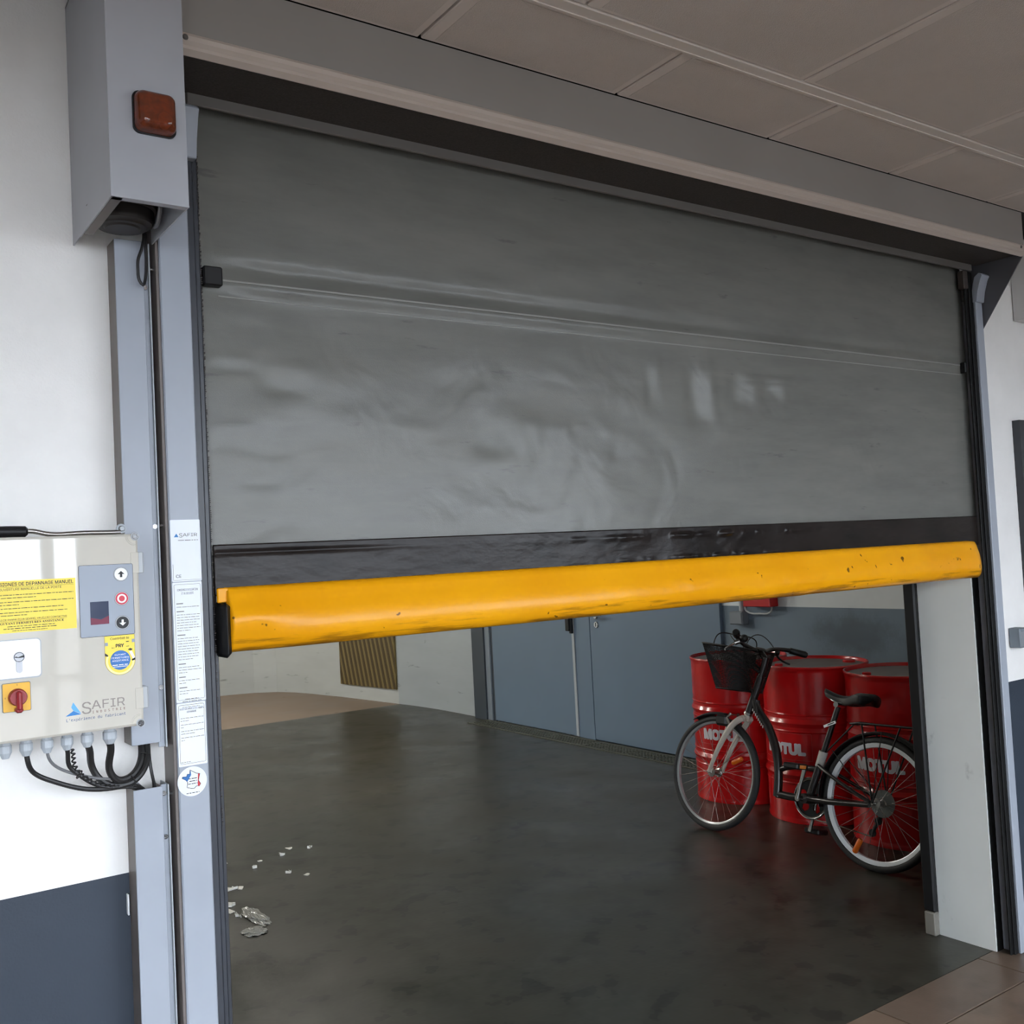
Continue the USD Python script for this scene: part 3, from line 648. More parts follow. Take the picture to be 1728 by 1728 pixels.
# cable trunking
def trunking(label, z0, z1, top_open):
    t = thing('cable_trunking', label, 'cable trunking', base=(.52, -.03, z0))
    part(t, 'trunk_body', J(bx(.491, .494, -.058, -.001, z0, z1), bx(.540, .543, -.058, -.001, z0, z1)), BROWN, False)
    part(t, 'trunk_cover', bx(.490, .544, -.0605, -.0575, z0, z1, .001), GREY, False)
    part(t, 'flange', bx(.544, .556, -.045, -.041, z0-.012, z1, .001), GREY, False)
    part(t, 'flange_edge', bx(.556, .5585, -.052, -.001, z0-.012, z1), STEEL if False else PIPE, False)
    return t
t1 = trunking('grey vertical cable trunking from the motor cover down behind the control box', 1.19, 2.166, False)
t2 = trunking('short grey vertical cable trunking below the hanging cables down to the floor', .0, 1.106, True)
def screw(p, x, y, z, r=.0055):
    part(p, 'screw', lathe([(0, .0022), (r*.4, .0022), (r*.45, .0034), (r*.85, .0034), (r, .0018), (r, 0)], (x, y, z), (0, -1, 0), 14), CHROME)
for x, z in ((.549, 2.079), (.551, 1.606), (.551, 1.293)): screw(t1, x, -.045, z)
for z in (1.089, 1.006): screw(t2, .550, -.045, z)
for z in (2.117, 1.608, 1.086): part(gl, 'fixing_bolt', cyl((.5675, -.045, z), (.5605, -.045, z), .0036, 10), CHROME)
whole('wall_clip', bx(.484, .4875, -.012, -.001, .862, .902, .001), WHITE, 'small white wall clip beside the lower trunking on the blue band', 'clip', smooth=False)

# ------------------------------------------------------------------ labels on the left guide
LY = -.0702
def label_plate(name, x0, x1, z0, z1, lab):
    return part(gl, name, on_wall(rrect(x0, x1, z0, z1, .002), LY, .0005), PAPER, False, lab)
FY = LY-.0005
lp = label_plate('maker_label', .5735, .6315, 1.496, 1.617, 'white maker label with blue triangle logo')
part(lp, 'logo', on_wall(Polygon([(.580, 1.583), (.589, 1.583), (.585, 1.590)]), FY), DBLUE, False)
part(lp, 'lettering', on_wall(unary_union([text('S', .5905, 1.582, height=.0085), text('AFIR', .5975, 1.584, width=.028, height=.0062), words(.588, .627, 1.576, .0022, seed=2)]), FY), INKG, False)
part(lp, 'ce_mark', on_wall(text('CE', .5815, 1.5035, width=.010, height=.006), FY), INK, False)
part(lp, 'outline', on_wall(sbox(.577, 1.4985, .630, 1.4990).union(sbox(.5762, 1.499, .5767, 1.53)), FY), INKG, False)
def frame(x0, x1, z0, z1, w=.0006, r=.003):
    o = rrect(x0, x1, z0, z1, r); return o.difference(o.buffer(-w))
lp = label_plate('instruction_label', .5735, .6310, 1.2615, 1.4945, 'tall white instruction label')
tx = [frame(.5765, .6285, 1.2655, 1.4905)]
z = 1.452
rr = random.Random(5)
plan = 'b|n3|.|h|ttttttf|.|h|ttttttttf|.|h|ttf|.|h|tf|.|h|tf'
for i, ch in enumerate(plan):
    if ch == '|' or ch.isdigit(): continue
    if ch in 'bh': tx.append(sbox(.580, z, .580+rr.uniform(.008, .016), z+.0018)); z -= .0062
    elif ch in 'tn': tx.append(words(.580, .6255, z, .0018, rr.uniform(.85, 1), i)); z -= .0051
    elif ch == 'f': tx.append(words(.580, .6255, z, .0018, rr.uniform(.3, .7), i)); z -= .0051
    else: z -= .004
tx += [words(.590, .617, z-.006, .0022, 1, 77), words(.585, .622, z-.0105, .0022, 1, 78), words(.580, .624, z-.017, .0015, 1, 79), words(.584, .618, z-.021, .0015, 1, 80), words(.616, .626, z-.026, .002, 1, 81)]
part(lp, 'lettering', on_wall(unary_union(tx+[text("CONSIGNES D'UTILISATION", .6025, 1.4775, width=.040, height=.0042, center=True), text('ET DE SECURITE', .6025, 1.4705, width=.024, height=.0042, center=True)]), FY), INKG, False)
lp = label_plate('instruction_label', .5735, .6290, 1.138, 1.2595, 'short white instruction label below the tall one')
tx = [frame(.5765, .6265, 1.1425, 1.2560), text('OUVERTURE MANUELLE DE LA PORTE', .6015, 1.2465, width=.046, height=.0036, center=True), text('DEPANNAGE', .6015, 1.2405, width=.018, height=.0036, center=True)]
z = 1.230
for i, f in enumerate([1, .35, 1, .12, 1, .6, 1, .15]):
    tx.append(words(.580, .6245, z, .0018, f, 90+i)); z -= .005 if i % 2 == 0 else .0075
tx.append(words(.578, .598, 1.1455, .0016, 1, 99))
part(lp, 'lettering', on_wall(unary_union(tx), FY), INKG, False)
rs = part(gl, 'round_sticker', on_wall(Point(.598, 1.1075).buffer(.0285, quad_segs=14), LY, .0005), PAPER, False, 'round white sticker with a map of France in blue white and red')
fr = np.array([(-.004, .021), (.002, .017), (.009, .0125), (.0155, .011), (.0135, .003), (.0125, -.002), (.0165, -.009), (.0135, -.0135), (.008, -.0125), (.0035, -.0165), (-.002, -.0160), (-.011, -.0125), (-.0095, -.003), (-.0125, .0015), (-.020, .0065), (-.0185, .0095), (-.011, .0090), (-.0095, .0135), (-.005, .013)])
fp = Polygon(fr+[.598, 1.1095])
part(rs, 'outline', on_wall(fp.difference(fp.buffer(-.0009)), FY), INK, False)
part(rs, 'blue_field', on_wall(fp.buffer(-.0005).intersection(Polygon([(.57, 1.09), (.585, 1.09), (.588, 1.108), (.596, 1.12), (.594, 1.14), (.57, 1.14)])).intersection(sbox(.57, 1.105, .6, 1.14)), FY), BLUE, False)
part(rs, 'red_field', on_wall(fp.buffer(-.0005).intersection(Polygon([(.607, 1.08), (.63, 1.08), (.63, 1.14), (.6105, 1.14), (.609, 1.11)])), FY), FRED, False)
part(rs, 'lettering', on_wall(unary_union([words(.591, .609, 1.1125, .0022, 1, 1), words(.592, .607, 1.1075, .0022, 1, 2), words(.590, .608, 1.1025, .0022, 1, 3), words(.586, .611, 1.0850, .0020, 1, 4)]), FY-.0003), INK, False)

# ------------------------------------------------------------------ the control box
BY = -.171
BX0, BX1, BZ0, BZ1 = .206, .486, 1.243, 1.5885
bo = thing('control_box', 'cream door control box with yellow sticker, keypad and red rotary switch', 'control box', base=(.346, -.10, BZ0))
part(bo, 'enclosure', bx(BX0+.002, BX1-.002, -.15, -.022, BZ0+.002, BZ1-.002, .003), BOXG, False)
part(bo, 'lid', bx(BX0, BX1, BY, -.1515, BZ0, BZ1, .0045), BOXG, 40)
part(bo, 'back_plate', bx(BX0+.01, BX1-.012, -.022, -.001, BZ0+.03, BZ1-.03), BOXT, False)
for z in (1.536, 1.292):
    hg = part(bo, 'hinge', J(bx(BX1-.001, BX1+.009, -.168, -.14, z-.0195, z+.0195, .0015), cyl((BX1+.008, -.162, z-.018), (BX1+.008, -.162, z+.018), .0035, 10)), BOXT, 30)
    part(bo, 'hinge', bx(BX1-.014, BX1, -.1718, -.1705, z-.0185, z+.0185, .0005), BOXG, False)
for x, z in ((.4815, 1.584), (.4795, 1.2475), (.2105, 1.584), (.2105, 1.2475)):
    s_ = part(bo, 'lid_screw', lathe([(0, .0015), (.0028, .0015), (.0032, .003), (.0052, .003), (.006, .0015), (.006, 0)], (x, BY, z), (0, -1, 0), 20), CHROME)
    part(bo, 'screw_collar', lathe([(.0062, .0018), (.0078, .0012), (.0078, 0)], (x, BY, z), (0, -1, 0), 20), BOXT)
    sx_, sz_ = (-1 if x > .35 else 1), (-1 if z > 1.4 else 1)
    a_ = {(-1, -1): (PI, 1.5*PI), (-1, 1): (.5*PI, PI), (1, -1): (1.5*PI, 2*PI), (1, 1): (0, .5*PI)}[(sx_, sz_)]
    th = np.linspace(*a_, 9)
    part(bo, 'corner_rib', J([tube([(x+R*math.cos(t), BY-.0003, z+R*math.sin(t)) for t in th], .0007, 6) for R in (.0135, .0165)]), BOXG, 40)
# instruction sticker
st = part(bo, 'yellow_sticker', on_wall(sbox(.236, 1.427, .3775, 1.515), BY, .0005), YELS, False, 'yellow manual release instructions sticker')
SY = BY-.0005
tx = [text('CONSIGNES DE DEPANNAGE MANUEL', .242, 1.5062, width=.132, height=.0058, bold=1), sbox(.2395, 1.5040, .3745, 1.5044),
      text('OUVERTURE MANUELLE DE LA PORTE', .2565, 1.4985, width=.098, height=.0040),
      text('EN CAS DE PANNE PLUS SEVERE, VEUILLEZ CONTACTER', .2455, 1.4478, width=.116, height=.0030), sbox(.2455, 1.4464, .3615, 1.4467)]
for i, (z, f) in enumerate([(1.4905, 1), (1.4855, .55), (1.4785, 1), (1.4735, .35), (1.4675, .88), (1.4605, .93), (1.4558, .45)]): tx.append(words(.2400, .3735, z, .0018, f, 200+i))
tx += [words(.268, .342, 1.4372, .0018, 1, 220), words(.262, .345, 1.4335, .0020, 1, 221), words(.275, .330, 1.4298, .0015, 1, 222)]
part(st, 'lettering', on_wall(unary_union(tx), SY), INK, False)
part(st, 'lettering', on_wall(text(''.join(chr(0x1D400+ord(c)-65) if c != ' ' else ' ' for c in 'GUYANT FERMETURES ASSISTANCE'), .257, 1.4412, width=.100, height=.0040, font='NotoSansMath-Regular'), SY), INK, False)
# keypad
kp = part(bo, 'keypad', on_wall(rrect(.3830, .4747, 1.4085, 1.5350, .003), BY, .0015), PAD, False, 'grey membrane keypad')
KY = BY-.0015
part(kp, 'outline', on_wall(frame(.3828, .4749, 1.4083, 1.5352, .0006), BY-.0008, .0008), INK, False)
part(kp, 'display', on_wall(sbox(.4003, 1.4300, .4312, 1.4702), KY), DISP, False, 'dark glossy display window')
part(kp, 'display_tint', on_wall(Polygon([(.4006, 1.4302), (.431, 1.4302), (.431, 1.4445), (.418, 1.4385), (.4006, 1.4425)]), KY-.0004, .0001), DISPR, False)
def disc(x, z, r, y, d, m, name, par, lab=None): return part(par, name, on_wall(Point(x, z).buffer(r, quad_segs=10), y, d), m, False, lab)
def arrow(x, z, s, up):
    a = Polygon([(0, .0052), (.0055, 0), (.0018, .0002), (.0018, -.005), (-.0018, -.005), (-.0018, .0002), (-.0055, 0)])
    return affinity.translate(affinity.scale(a, s, s if up else -s, origin=(0, 0)), x, z)
for nm, z, rim_, face in (('up_button', 1.5168, PAPER, WHITE), ('stop_button', 1.4732, PAPER, REDB), ('down_button', 1.4302, PAPER, INK)):
    b_ = disc(.4540, z, .0128, KY, .0004, INKG, nm, kp)
    disc(.4540, z, .0121, KY-.0004, .0003, BOXT, nm+'_ring', kp)
    disc(.4540, z, .0108, KY-.0007, .0004, face, nm+'_face', kp)
    if nm == 'stop_button':
        part(kp, 'stop_mark', on_wall(Point(.454, z).buffer(.0080).difference(Point(.454, z).buffer(.0051)), KY-.0011), WHITE, False)
    else: part(kp, 'arrow_mark', on_wall(arrow(.4540, z, 1.08, nm[0] == 'u'), KY-.0011), INK if nm[0] == 'u' else WHITE, False)
# maintenance sticker
gs = sbox(.4222, 1.3632, .4742, 1.4082).union(Point(.4482, 1.3632).buffer(.026, quad_segs=16))
ms = part(bo, 'maintenance_sticker', on_wall(gs, BY, .0004), YELS, False, 'yellow maintenance sticker with a blue disc')
MY = BY-.0004
part(ms, 'outline', on_wall(gs.difference(gs.buffer(-.0005)), MY), INKG, False)
part(ms, 'white_ring', on_wall(Point(.4482, 1.3625).buffer(.0245).difference(Point(.4482, 1.3625).buffer(.021)).intersection(sbox(.42, 1.33, .48, 1.372)), MY), mat('pale_yellow', (240, 232, 160), .4), False)
part(ms, 'blue_disc', on_wall(Point(.4482, 1.3637).buffer(.0172, quad_segs=14), MY), BLUE, False)
part(ms, 'lettering', on_wall(unary_union([text('Contrôlé le', .4482, 1.4005, width=.032, height=.0042, center=True), text('PRY', .4482, 1.3868, width=.014, height=.0062, center=True, bold=3), words(.434, .439, 1.386, .0014, 1, 4), words(.459, .464, 1.387, .0014, 1, 5), Polygon([(.4225, 1.378), (.4275, 1.3745), (.4275, 1.3715), (.4225, 1.373)]), Polygon([(.474, 1.366), (.468, 1.3635), (.4685, 1.3605), (.474, 1.362)]), Polygon([(.4615, 1.381), (.4655, 1.3835), (.470, 1.3815), (.467, 1.3790)]), sbox(.459, 1.395, .464, 1.3963)]), MY), INK, False)
part(ms, 'grey_square', on_wall(sbox(.4230, 1.3905, .4280, 1.3965).union(sbox(.4690, 1.3935, .4737, 1.3995)), MY), PAD, False)
part(ms, 'white_glove', on_wall(Polygon([(.4635, 1.3775), (.4685, 1.3785), (.4735, 1.366), (.470, 1.364)]), MY-.0004), WHITE, False)
part(ms, 'disc_lettering', on_wall(unary_union([text(t, .4482, z, width=w, height=.0031, center=True) for t, z, w in (('GUYANT', 1.3718, .019), ('FERMETURES', 1.3665, .029), ('ASSISTANCE', 1.3615, .028))]+[words(.4345, .462, 1.3545, .0028, 1, 9), sbox(.436, 1.3518, .4605, 1.3528)]), MY-.0004), WHITE, False)
# key switch
ks = part(bo, 'key_switch', on_wall(rrect(.2455, .3185, 1.3490, 1.4160, .007), BY, .006), BOXT, False, 'white key switch plate')
part(ks, 'plate', on_wall(rrect(.2470, .3165, 1.3515, 1.4145, .006), BY-.006, .002), WHITE, False)
cyb = Point(.2832, 1.3862).buffer(.0086, quad_segs=10).union(sbox(.2787, 1.3640, .2877, 1.3862)).union(Point(.2832, 1.3640).buffer(.0045))
part(ks, 'lock_body', on_wall(cyb, BY-.008, .0022), mat('lock_silver', (196, 198, 204), .35), False)
part(ks, 'lock_core', on_wall(Point(.2832, 1.3862).buffer(.0080).difference(Point(.2832, 1.3862).buffer(.0072)), BY-.0102), INK, False)
part(ks, 'keyhole', on_wall(Polygon([(.2760, 1.3868), (.2790, 1.3874), (.2815, 1.3860), (.2905, 1.3890), (.2905, 1.3850), (.2815, 1.3848), (.276, 1.3860)]), BY-.0102), INK, False)
# rotary switch
ro = part(bo, 'rotary_switch', on_wall(rrect(.2565, .3005, 1.2945, 1.3435, .0025), BY, .003), INKG, False, 'yellow plate with red rotary switch')
part(ro, 'plate', on_wall(rrect(.2575, .2995, 1.2955, 1.3425, .002), BY-.003, .001), YELP, False)
part(ro, 'knob', lathe([(0, .012), (.0125, .012), (.0142, .009), (.0145, 0)], (.2795, BY-.004, 1.3190), (0, -1, 0), 28), RED, 40)
part(ro, 'knob_grip', J(bx(.2755, .2845, BY-.027, BY-.012, 1.2985, 1.3300, .003), bx(.2738, .2862, BY-.020, BY-.004, 1.2935, 1.3025, .003)), RED, 40)
part(ro, 'lettering', on_wall(unary_union([text('I', .279, 1.3385, height=.0026), text('0', .2600, 1.3175, height=.0026)]), BY-.004), INK, False)
# maker's lettering
part(bo, 'logo', on_wall(Polygon([(.3675, 1.2985), (.3800, 1.2775), (.3675, 1.2840)]).union(Polygon([(.3675, 1.2985), (.3640, 1.290), (.3675, 1.284)])), BY), LBLUE, False, 'light blue half of the triangle logo')
part(bo, 'logo', on_wall(Polygon([(.3545, 1.2755), (.3675, 1.2838), (.3800, 1.2765)]), BY), DBLUE, False, 'dark blue half of the triangle logo')
part(bo, 'lettering', on_wall(unary_union([text('S', .3815, 1.2760, width=.0150, height=.0205), text('AFIR', .3975, 1.2828, width=.0560, height=.0148)]), BY), INKS, False, 'large grey maker name')
part(bo, 'lettering', on_wall(unary_union([text(c, .3985+.0066*i, 1.2756, width=(.0008 if c == 'I' else .0041), height=.0042, font='NotoSansMath-Regular') if False else text(c, .3985+.0066*i, 1.2756, height=.0042, font='DejaVuSansMono') for i, c in enumerate('INDUSTRIE')]), BY), mat('ink_brown', (120, 88, 78), .5), False)
part(bo, 'lettering', on_wall(text("L'expérience du fabricant", .3555, 1.2660, width=.0985, height=.0048, font='DejaVuSansMono'), BY), mat('ink_navy', (62, 84, 124), .5), False)
for i, x in enumerate((.269, .302, .336, .369, .403, .442)):
    r = (.0105, .0110, .0105, .0105, .0110, .0125)[i]
    part(bo, 'cable_gland', lathe([(0, -.040), (r*.55, -.040), (r*.8, -.034), (r, -.030), (r, -.018), (r*.82, -.016), (r*.82, -.012), (r*1.12, -.010), (r*1.12, 0), (0, 0)], (x, -.10, BZ0+.004), (0, 0, 1), 12), GLAND, 25)

# cables hanging under the box
cabs = [
 ([(.302, -.10, 1.212), (.3035, -.10, 1.200), (.313, -.088, 1.176), (.349, -.082, 1.151), (.404, -.08, 1.128), (.441, -.078, 1.122), (.483, -.06, 1.117), (.508, -.045, 1.106), (.515, -.03, 1.06)], .0044, CABLE, 'lowest black cable, sagging from the second gland from the left of the control box'),
 ([(.336, -.10, 1.212), (.3375, -.098, 1.200), (.356, -.085, 1.175), (.386, -.08, 1.158), (.439, -.077, 1.140), (.49, -.05, 1.124), (.520, -.035, 1.09), (.522, -.03, 1.05)], .0027, CABLEG, 'thin grey cable from the third gland from the left of the control box'),
 ([(.367, -.10, 1.212), (.3705, -.095, 1.200), (.374, -.086, 1.176), (.388, -.083, 1.159), (.41, -.082, 1.140), (.437, -.08, 1.126), (.49, -.055, 1.113), (.512, -.03, 1.09), (.513, -.03, 1.05)], .0040, CABLE, 'black cable from the left side of the middle gland under the control box'),
 ([(.403, -.10, 1.212), (.4075, -.095, 1.200), (.413, -.078, 1.171), (.431, -.074, 1.138), (.460, -.072, 1.1235), (.489, -.070, 1.127), (.515, -.056, 1.151), (.524, -.032, 1.19), (.525, -.025, 1.25)], .0062, CABLE, 'thick black cable from the fifth gland looping up into the upper trunking'),
 ([(.442, -.10, 1.208), (.4445, -.094, 1.196), (.4445, -.078, 1.155), (.460, -.072, 1.134), (.487, -.064, 1.136), (.508, -.050, 1.160), (.515, -.030, 1.191), (.516, -.025, 1.25)], .0066, CABLE, 'thick black cable from the rightmost gland looping up into the upper trunking'),
 ([(.530, -.03, 1.22), (.5255, -.045, 1.16), (.527, -.05, 1.135), (.5335, -.045, 1.104), (.534, -.03, 1.06)], .0030, CABLE, 'short black cable joining the upper trunking to the lower one'),
]
for p, r, m, lab in cabs: whole('cable', tube(p, r, 10, smoothn=70), m, lab, 'cable')
ax = spline(np.array([(.372, -.10, 1.212), (.379, -.096, 1.200), (.382, -.088, 1.178), (.394, -.085, 1.157), (.429, -.083, 1.133), (.473, -.070, 1.119), (.500, -.05, 1.108), (.506, -.03, 1.07)]), 260)
hel = []
for i, p in enumerate(ax):
    a = i*.62; hel.append(p + .0028*np.array([math.cos(a), math.sin(a), .3*math.cos(a)]))
whole('cable', tube(np.array(hel), .0016, 6), CABLE, 'twisted black cable from the middle gland under the control box', 'cable')
for i, (c, ax_) in enumerate([((.391, -.083, 1.157), (.8, 0, -.6)), ((.488, -.069, 1.129), (.9, .1, .4)), ((.517, -.052, 1.170), (.4, .3, .8))]):
    whole('cable_tie', ring(c, ax_, .0085 if i else .0075, .0012, 20, 6), CABLE, ['black cable tie round the thin cables under the box', 'black cable tie at the bottom of the thick cable loop', 'black cable tie where the thick cables enter the upper trunking'][i], 'cable tie')

# crank lying on the box
ch_ = thing('crank_handle', 'steel hand crank with black grip resting along the top of the control box', 'crank handle', base=(.36, -.12, 1.589))
part(ch_, 'grip', tube([(.205, -.12, 1.6005), (.215, -.12, 1.6005), (.29, -.12, 1.6005), (.308, -.12, 1.6000), (.312, -.12, 1.5998)], [.008, .0100, .0100, .0098, .006], 14), BLACK, 40, 'black rubber grip')
part(ch_, 'rod', tube([(.309, -.12, 1.6000), (.325, -.12, 1.5995), (.340, -.12, 1.5955), (.356, -.12, 1.5935), (.394, -.12, 1.5945), (.43, -.12, 1.5945), (.468, -.12, 1.5945)], .0046, 10, smoothn=30), STEEL, 40)
part(ch_, 'clip', J(ring((.470, -.12, 1.6005), (0, -1, 0), .0072, .0022, 24, 8), cyl((.470, -.127, 1.6005), (.470, -.113, 1.6005), .004, 12)), GLAND, 40)

# small box on the right wall
sb_ = thing('wall_switch', 'small grey switch box on the white wall right of the right door guide', 'switch box', base=(3.71, 0, 1.07))
part(sb_, 'housing', bx(3.690, 3.738, -.045, -.001, 1.066, 1.140, .003), JBOX, False)
part(sb_, 'face', bx(3.694, 3.734, -.047, -.044, 1.071, 1.128, .001), mat('switch_face', (128, 132, 138), .4), False)

# ================================================================== THINGS IN THE GARAGE
# three red oil drums
RD = .290
def drum(cx, cy_, az, label):
    d = thing('oil_drum', label, 'oil drum', base=(cx, cy_, 0))
    pf = [(.0, .006), (.270, .006), (.272, 0), (.286, 0), (.2875, .010), (.284, .022), (.283, .03)]
    def hoop(z): return [(.283, z-.050), (.2865, z-.044), (.283, z-.038), (.283, z-.022), (.287, z-.014), (.293, z), (.287, z+.014), (.283, z+.022), (.283, z+.038), (.2865, z+.044), (.283, z+.050)]
    pf += hoop(.255) + hoop(.530)
    pf += [(.283, .795), (.284, .808), (.2885, .816), (.2905, .823), (.2885, .830), (.283, .831), (.279, .824), (.277, .811)]
    part(d, 'drum_body', lathe(pf, (cx, cy_, 0), n=72), DRUM, 25)
    lid = part(d, 'lid', lathe([(.2775, .812), (.262, .812), (.258, .816), (.2, .816), (0, .817)], (cx, cy_, 0), n=48), DRUMTOP, 25, 'dull recessed lid')
    for a, rr_ in ((az+2.6, .035), (az-.5, .022)):
        part(d, 'bung', lathe([(0, .014), (rr_*.8, .014), (rr_, .010), (rr_, 0)], (cx+.2*math.cos(a), cy_+.2*math.sin(a), .816), n=18), DRUM, 25)
    def wrap(shape, dz, off, mm, nm):
        m = ext(shape, .0006)
        v, f = trimesh.remesh.subdivide_to_size(m.vertices, m.faces, .03, max_iter=6)
        a = az + v[:, 0]/.2835
        R_ = .2835+off+v[:, 2]
        part(d, nm, trimesh.Trimesh(np.c_[cx+R_*np.cos(a), cy_+R_*np.sin(a), dz+v[:, 1]], f, process=False), mm, False)
    wrap(text('MOTUL', 0, 0, width=.262, height=.064, bold=7, center=True), .368, .0008, DRUMTXT, 'lettering')
    wrap(sbox(-.165, .0, .165, .0022).union(sbox(-.165, .140, .165, .1422)).union(sbox(.1628, 0, .165, .1422)).union(sbox(-.165, 0, -.1628, .1422)), .335, .0004, DRUMLINE, 'label_line')
    return d
drum(4.593, 2.199, math.radians(198), 'red oil drum farthest from the door, behind the front wheel of the bicycle')
drum(4.556, 1.606, math.radians(178.5), 'red oil drum in the middle of the row behind the bicycle frame')
drum(4.511, 1.018, math.radians(184), 'red oil drum nearest the door, behind the rear wheel of the bicycle')

# call point, junction box and loop of cable on the garage wall
cp_ = thing('fire_alarm_box', 'red alarm box with white label on the garage wall above the drums', 'alarm box', base=(GX1, 2.40, 1.085))
part(cp_, 'housing', bx(GX1-.085, GX1-.001, 2.275, 2.50, 1.088, 1.33, .004), ALARM, False)
lb = part(cp_, 'label', bx(GX1-.087, GX1-.0845, 2.385, 2.455, 1.150, 1.30), WHITE, False)
part(lb, 'print', J([bx(GX1-.0875, GX1-.0868, 2.395, 2.445-.008*(i % 3), 1.165+.018*i, 1.172+.018*i) for i in range(7)]), BLUE, False)
whole('conduit', J(cyl((GX1-.018, 2.575, 1.04), (GX1-.018, 2.575, 2.4), .016, 14)), PIPE, 'grey vertical conduit left of the red alarm box', 'conduit')
jb_ = thing('junction_box', 'grey junction box on the slate blue wall below the conduit', 'junction box', base=(GX1, 2.58, .965))
part(jb_, 'housing', bx(GX1-.065, GX1-.001, 2.53, 2.645, .965, 1.052, .004), JBOX, False)
part(jb_, 'lid', bx(GX1-.070, GX1-.064, 2.536, 2.639, .971, 1.046, .002), JBOX, False)
whole('cable', tube([(GX1-.03, 2.53, 1.09), (GX1-.03, 2.525, 1.06), (GX1-.03, 2.50, 1.045), (GX1-.03, 2.40, 1.040), (GX1-.03, 2.34, 1.042), (GX1-.03, 2.315, 1.055), (GX1-.03, 2.31, 1.09)], .006, 8, smoothn=40), PIPE, 'pale cable looping under the red alarm box', 'cable')

# striped bumper panel on the curved wall
A_, B_ = np.array([5.0, 7.32]), np.array([4.845, 8.36])
dv = (B_-A_)/np.linalg.norm(B_-A_); nrm = np.array([-dv[1], dv[0]])
if nrm[0] > 0: nrm = -nrm
def on_panel(shape, off, d):
    """(along the wall from its right end, height) to the world, d thick."""
    m = ext(shape, d); v = m.vertices
    P = A_ + np.outer(v[:, 0], dv) + np.outer(off+v[:, 2], nrm)
    mm = trimesh.Trimesh(np.c_[P, v[:, 1]], m.faces, process=False)
    if mm.volume < 0: mm.invert()
    return mm
bp_ = thing('striped_bumper_panel', 'black and yellow striped bumper panel on the curved ramp wall', 'bumper panel', base=(4.92, 7.84, .15))
full = sbox(.012, .15, 1.045, 1.25)
part(bp_, 'board', on_panel(full, .003, .018), PYEL, False)
for k in range(-6, 16):
    s0 = k*.0800
    sh = Polygon([(s0, .1), (s0+.040, .1), (s0+.040+.30, 1.3), (s0+.30, 1.3)]).intersection(full.buffer(-.002))
    if sh.area > 1e-4: part(bp_, 'black_stripe', on_panel(sh, .021, .0015), PBLK, False)

# unseen battens above the frame: one by the bright ramp wall, two added fill
for i, ((lx, ly, lz), a, pw) in enumerate(LAMPS):
    c_, s_2 = math.cos(a), math.sin(a)
    def turn(m): m.apply_transform(trimesh.transformations.rotation_matrix(a, [0, 0, 1])); m.apply_translation([lx, ly, 0]); return m
    l = thing('ceiling_lamp', ['long white batten lamp on the garage ceiling by the curved wall', 'unseen batten lamp added on the garage ceiling to brighten the floor at the left', 'unseen weak batten lamp added on the garage ceiling before the double door'][i], 'ceiling lamp', base=(lx, ly, lz))
    part(l, 'housing', turn(bx(-.62, .62, -.06, .06, lz+.03, GZ-.001, .004)), LAMPW, False)
    part(l, 'tube', turn(J(tube([(-.6, 0, lz+.01), (.6, 0, lz+.01)], .013, 12))), emitter('lamp_tube_%d' % i, (1.0, .955, .86), pw*6), True)

# litter by the left guide
tiny = 'tiny white paint speck on the dark floor beyond the larger flakes'
for i, (x, y, s_, e, lab) in enumerate([(1.589, 2.678, .030, .4, 'flat white paint flake, long and narrow, farthest of the large flakes'), (1.64, 2.672, .022, .5, tiny), (1.496, 2.465, .030, .5, 'white paint flake half hidden by the edge of the left guide'), (1.470, 2.41, .030, .8, 'larger bright white paint flake cut off by the edge of the left guide'),
        (1.507, 2.315, .030, .5, 'bright white paint flake right beside the crumpled wrapper')] + [(x, y, r_, .5, tiny) for x, y, r_ in ((2.062, 3.127, .020), (1.985, 3.043, .014), (1.703, 3.112, .016), (1.896, 2.729, .014), (1.953, 2.637, .014), (1.80, 2.93, .012), (1.86, 3.02, .012), (2.15, 3.06, .012))]):
    a = np.sort(rng.uniform(0, 2*PI, 9)); rr_ = s_*rng.uniform(.6, 1.25, 9)
    pts_ = [(x+r_*math.cos(t), y+e*2*r_*math.sin(t)) for r_, t in zip(rr_, a)]
    m = ext(Polygon(pts_).buffer(0.001), .004); v = m.vertices.copy(); v[:, 2] = np.where(v[:, 2] > .002, .003+.010*rng.random(len(v))*(i % 2 == 0), 0.0003)
    whole('paint_flake', trimesh.Trimesh(v, m.faces, process=False), FLAKE, lab, 'paint flake', group='paint specks on the garage floor' if lab == tiny else None, smooth=False)
ang = np.linspace(0, 2*PI, 40, endpoint=False)
def crumple(cx, cy_, rx, ry, h, seed):
    m = trimesh.creation.icosphere(3, 1.0); v = m.vertices.copy()
    n_ = meshkit.fbm(v*2.4+9, 4, seed)-.5; n2 = meshkit.fbm(v*6+3, 2, seed+7)-.5
    v = v*(1+1.1*n_[:, None]+.5*n2[:, None]); v = v*[rx, ry, h]; v[:, 2] = np.maximum(v[:, 2], -.15*h); v[:, 2] -= v[:, 2].min()
    return trimesh.Trimesh(v+[cx, cy_, .0005], m.faces, process=False)
whole('plastic_wrapper', J(crumple(1.545, 2.24, .035, .12, .016, 3)), FILM, 'crumpled clear plastic wrapper on the floor by the left guide', 'wrapper', smooth=False)
whole('plastic_wrapper', J(crumple(1.478, 2.075, .045, .05, .010, 8)), FILM, 'small flat scrap of clear plastic nearest the camera on the garage floor', 'wrapper', smooth=False)

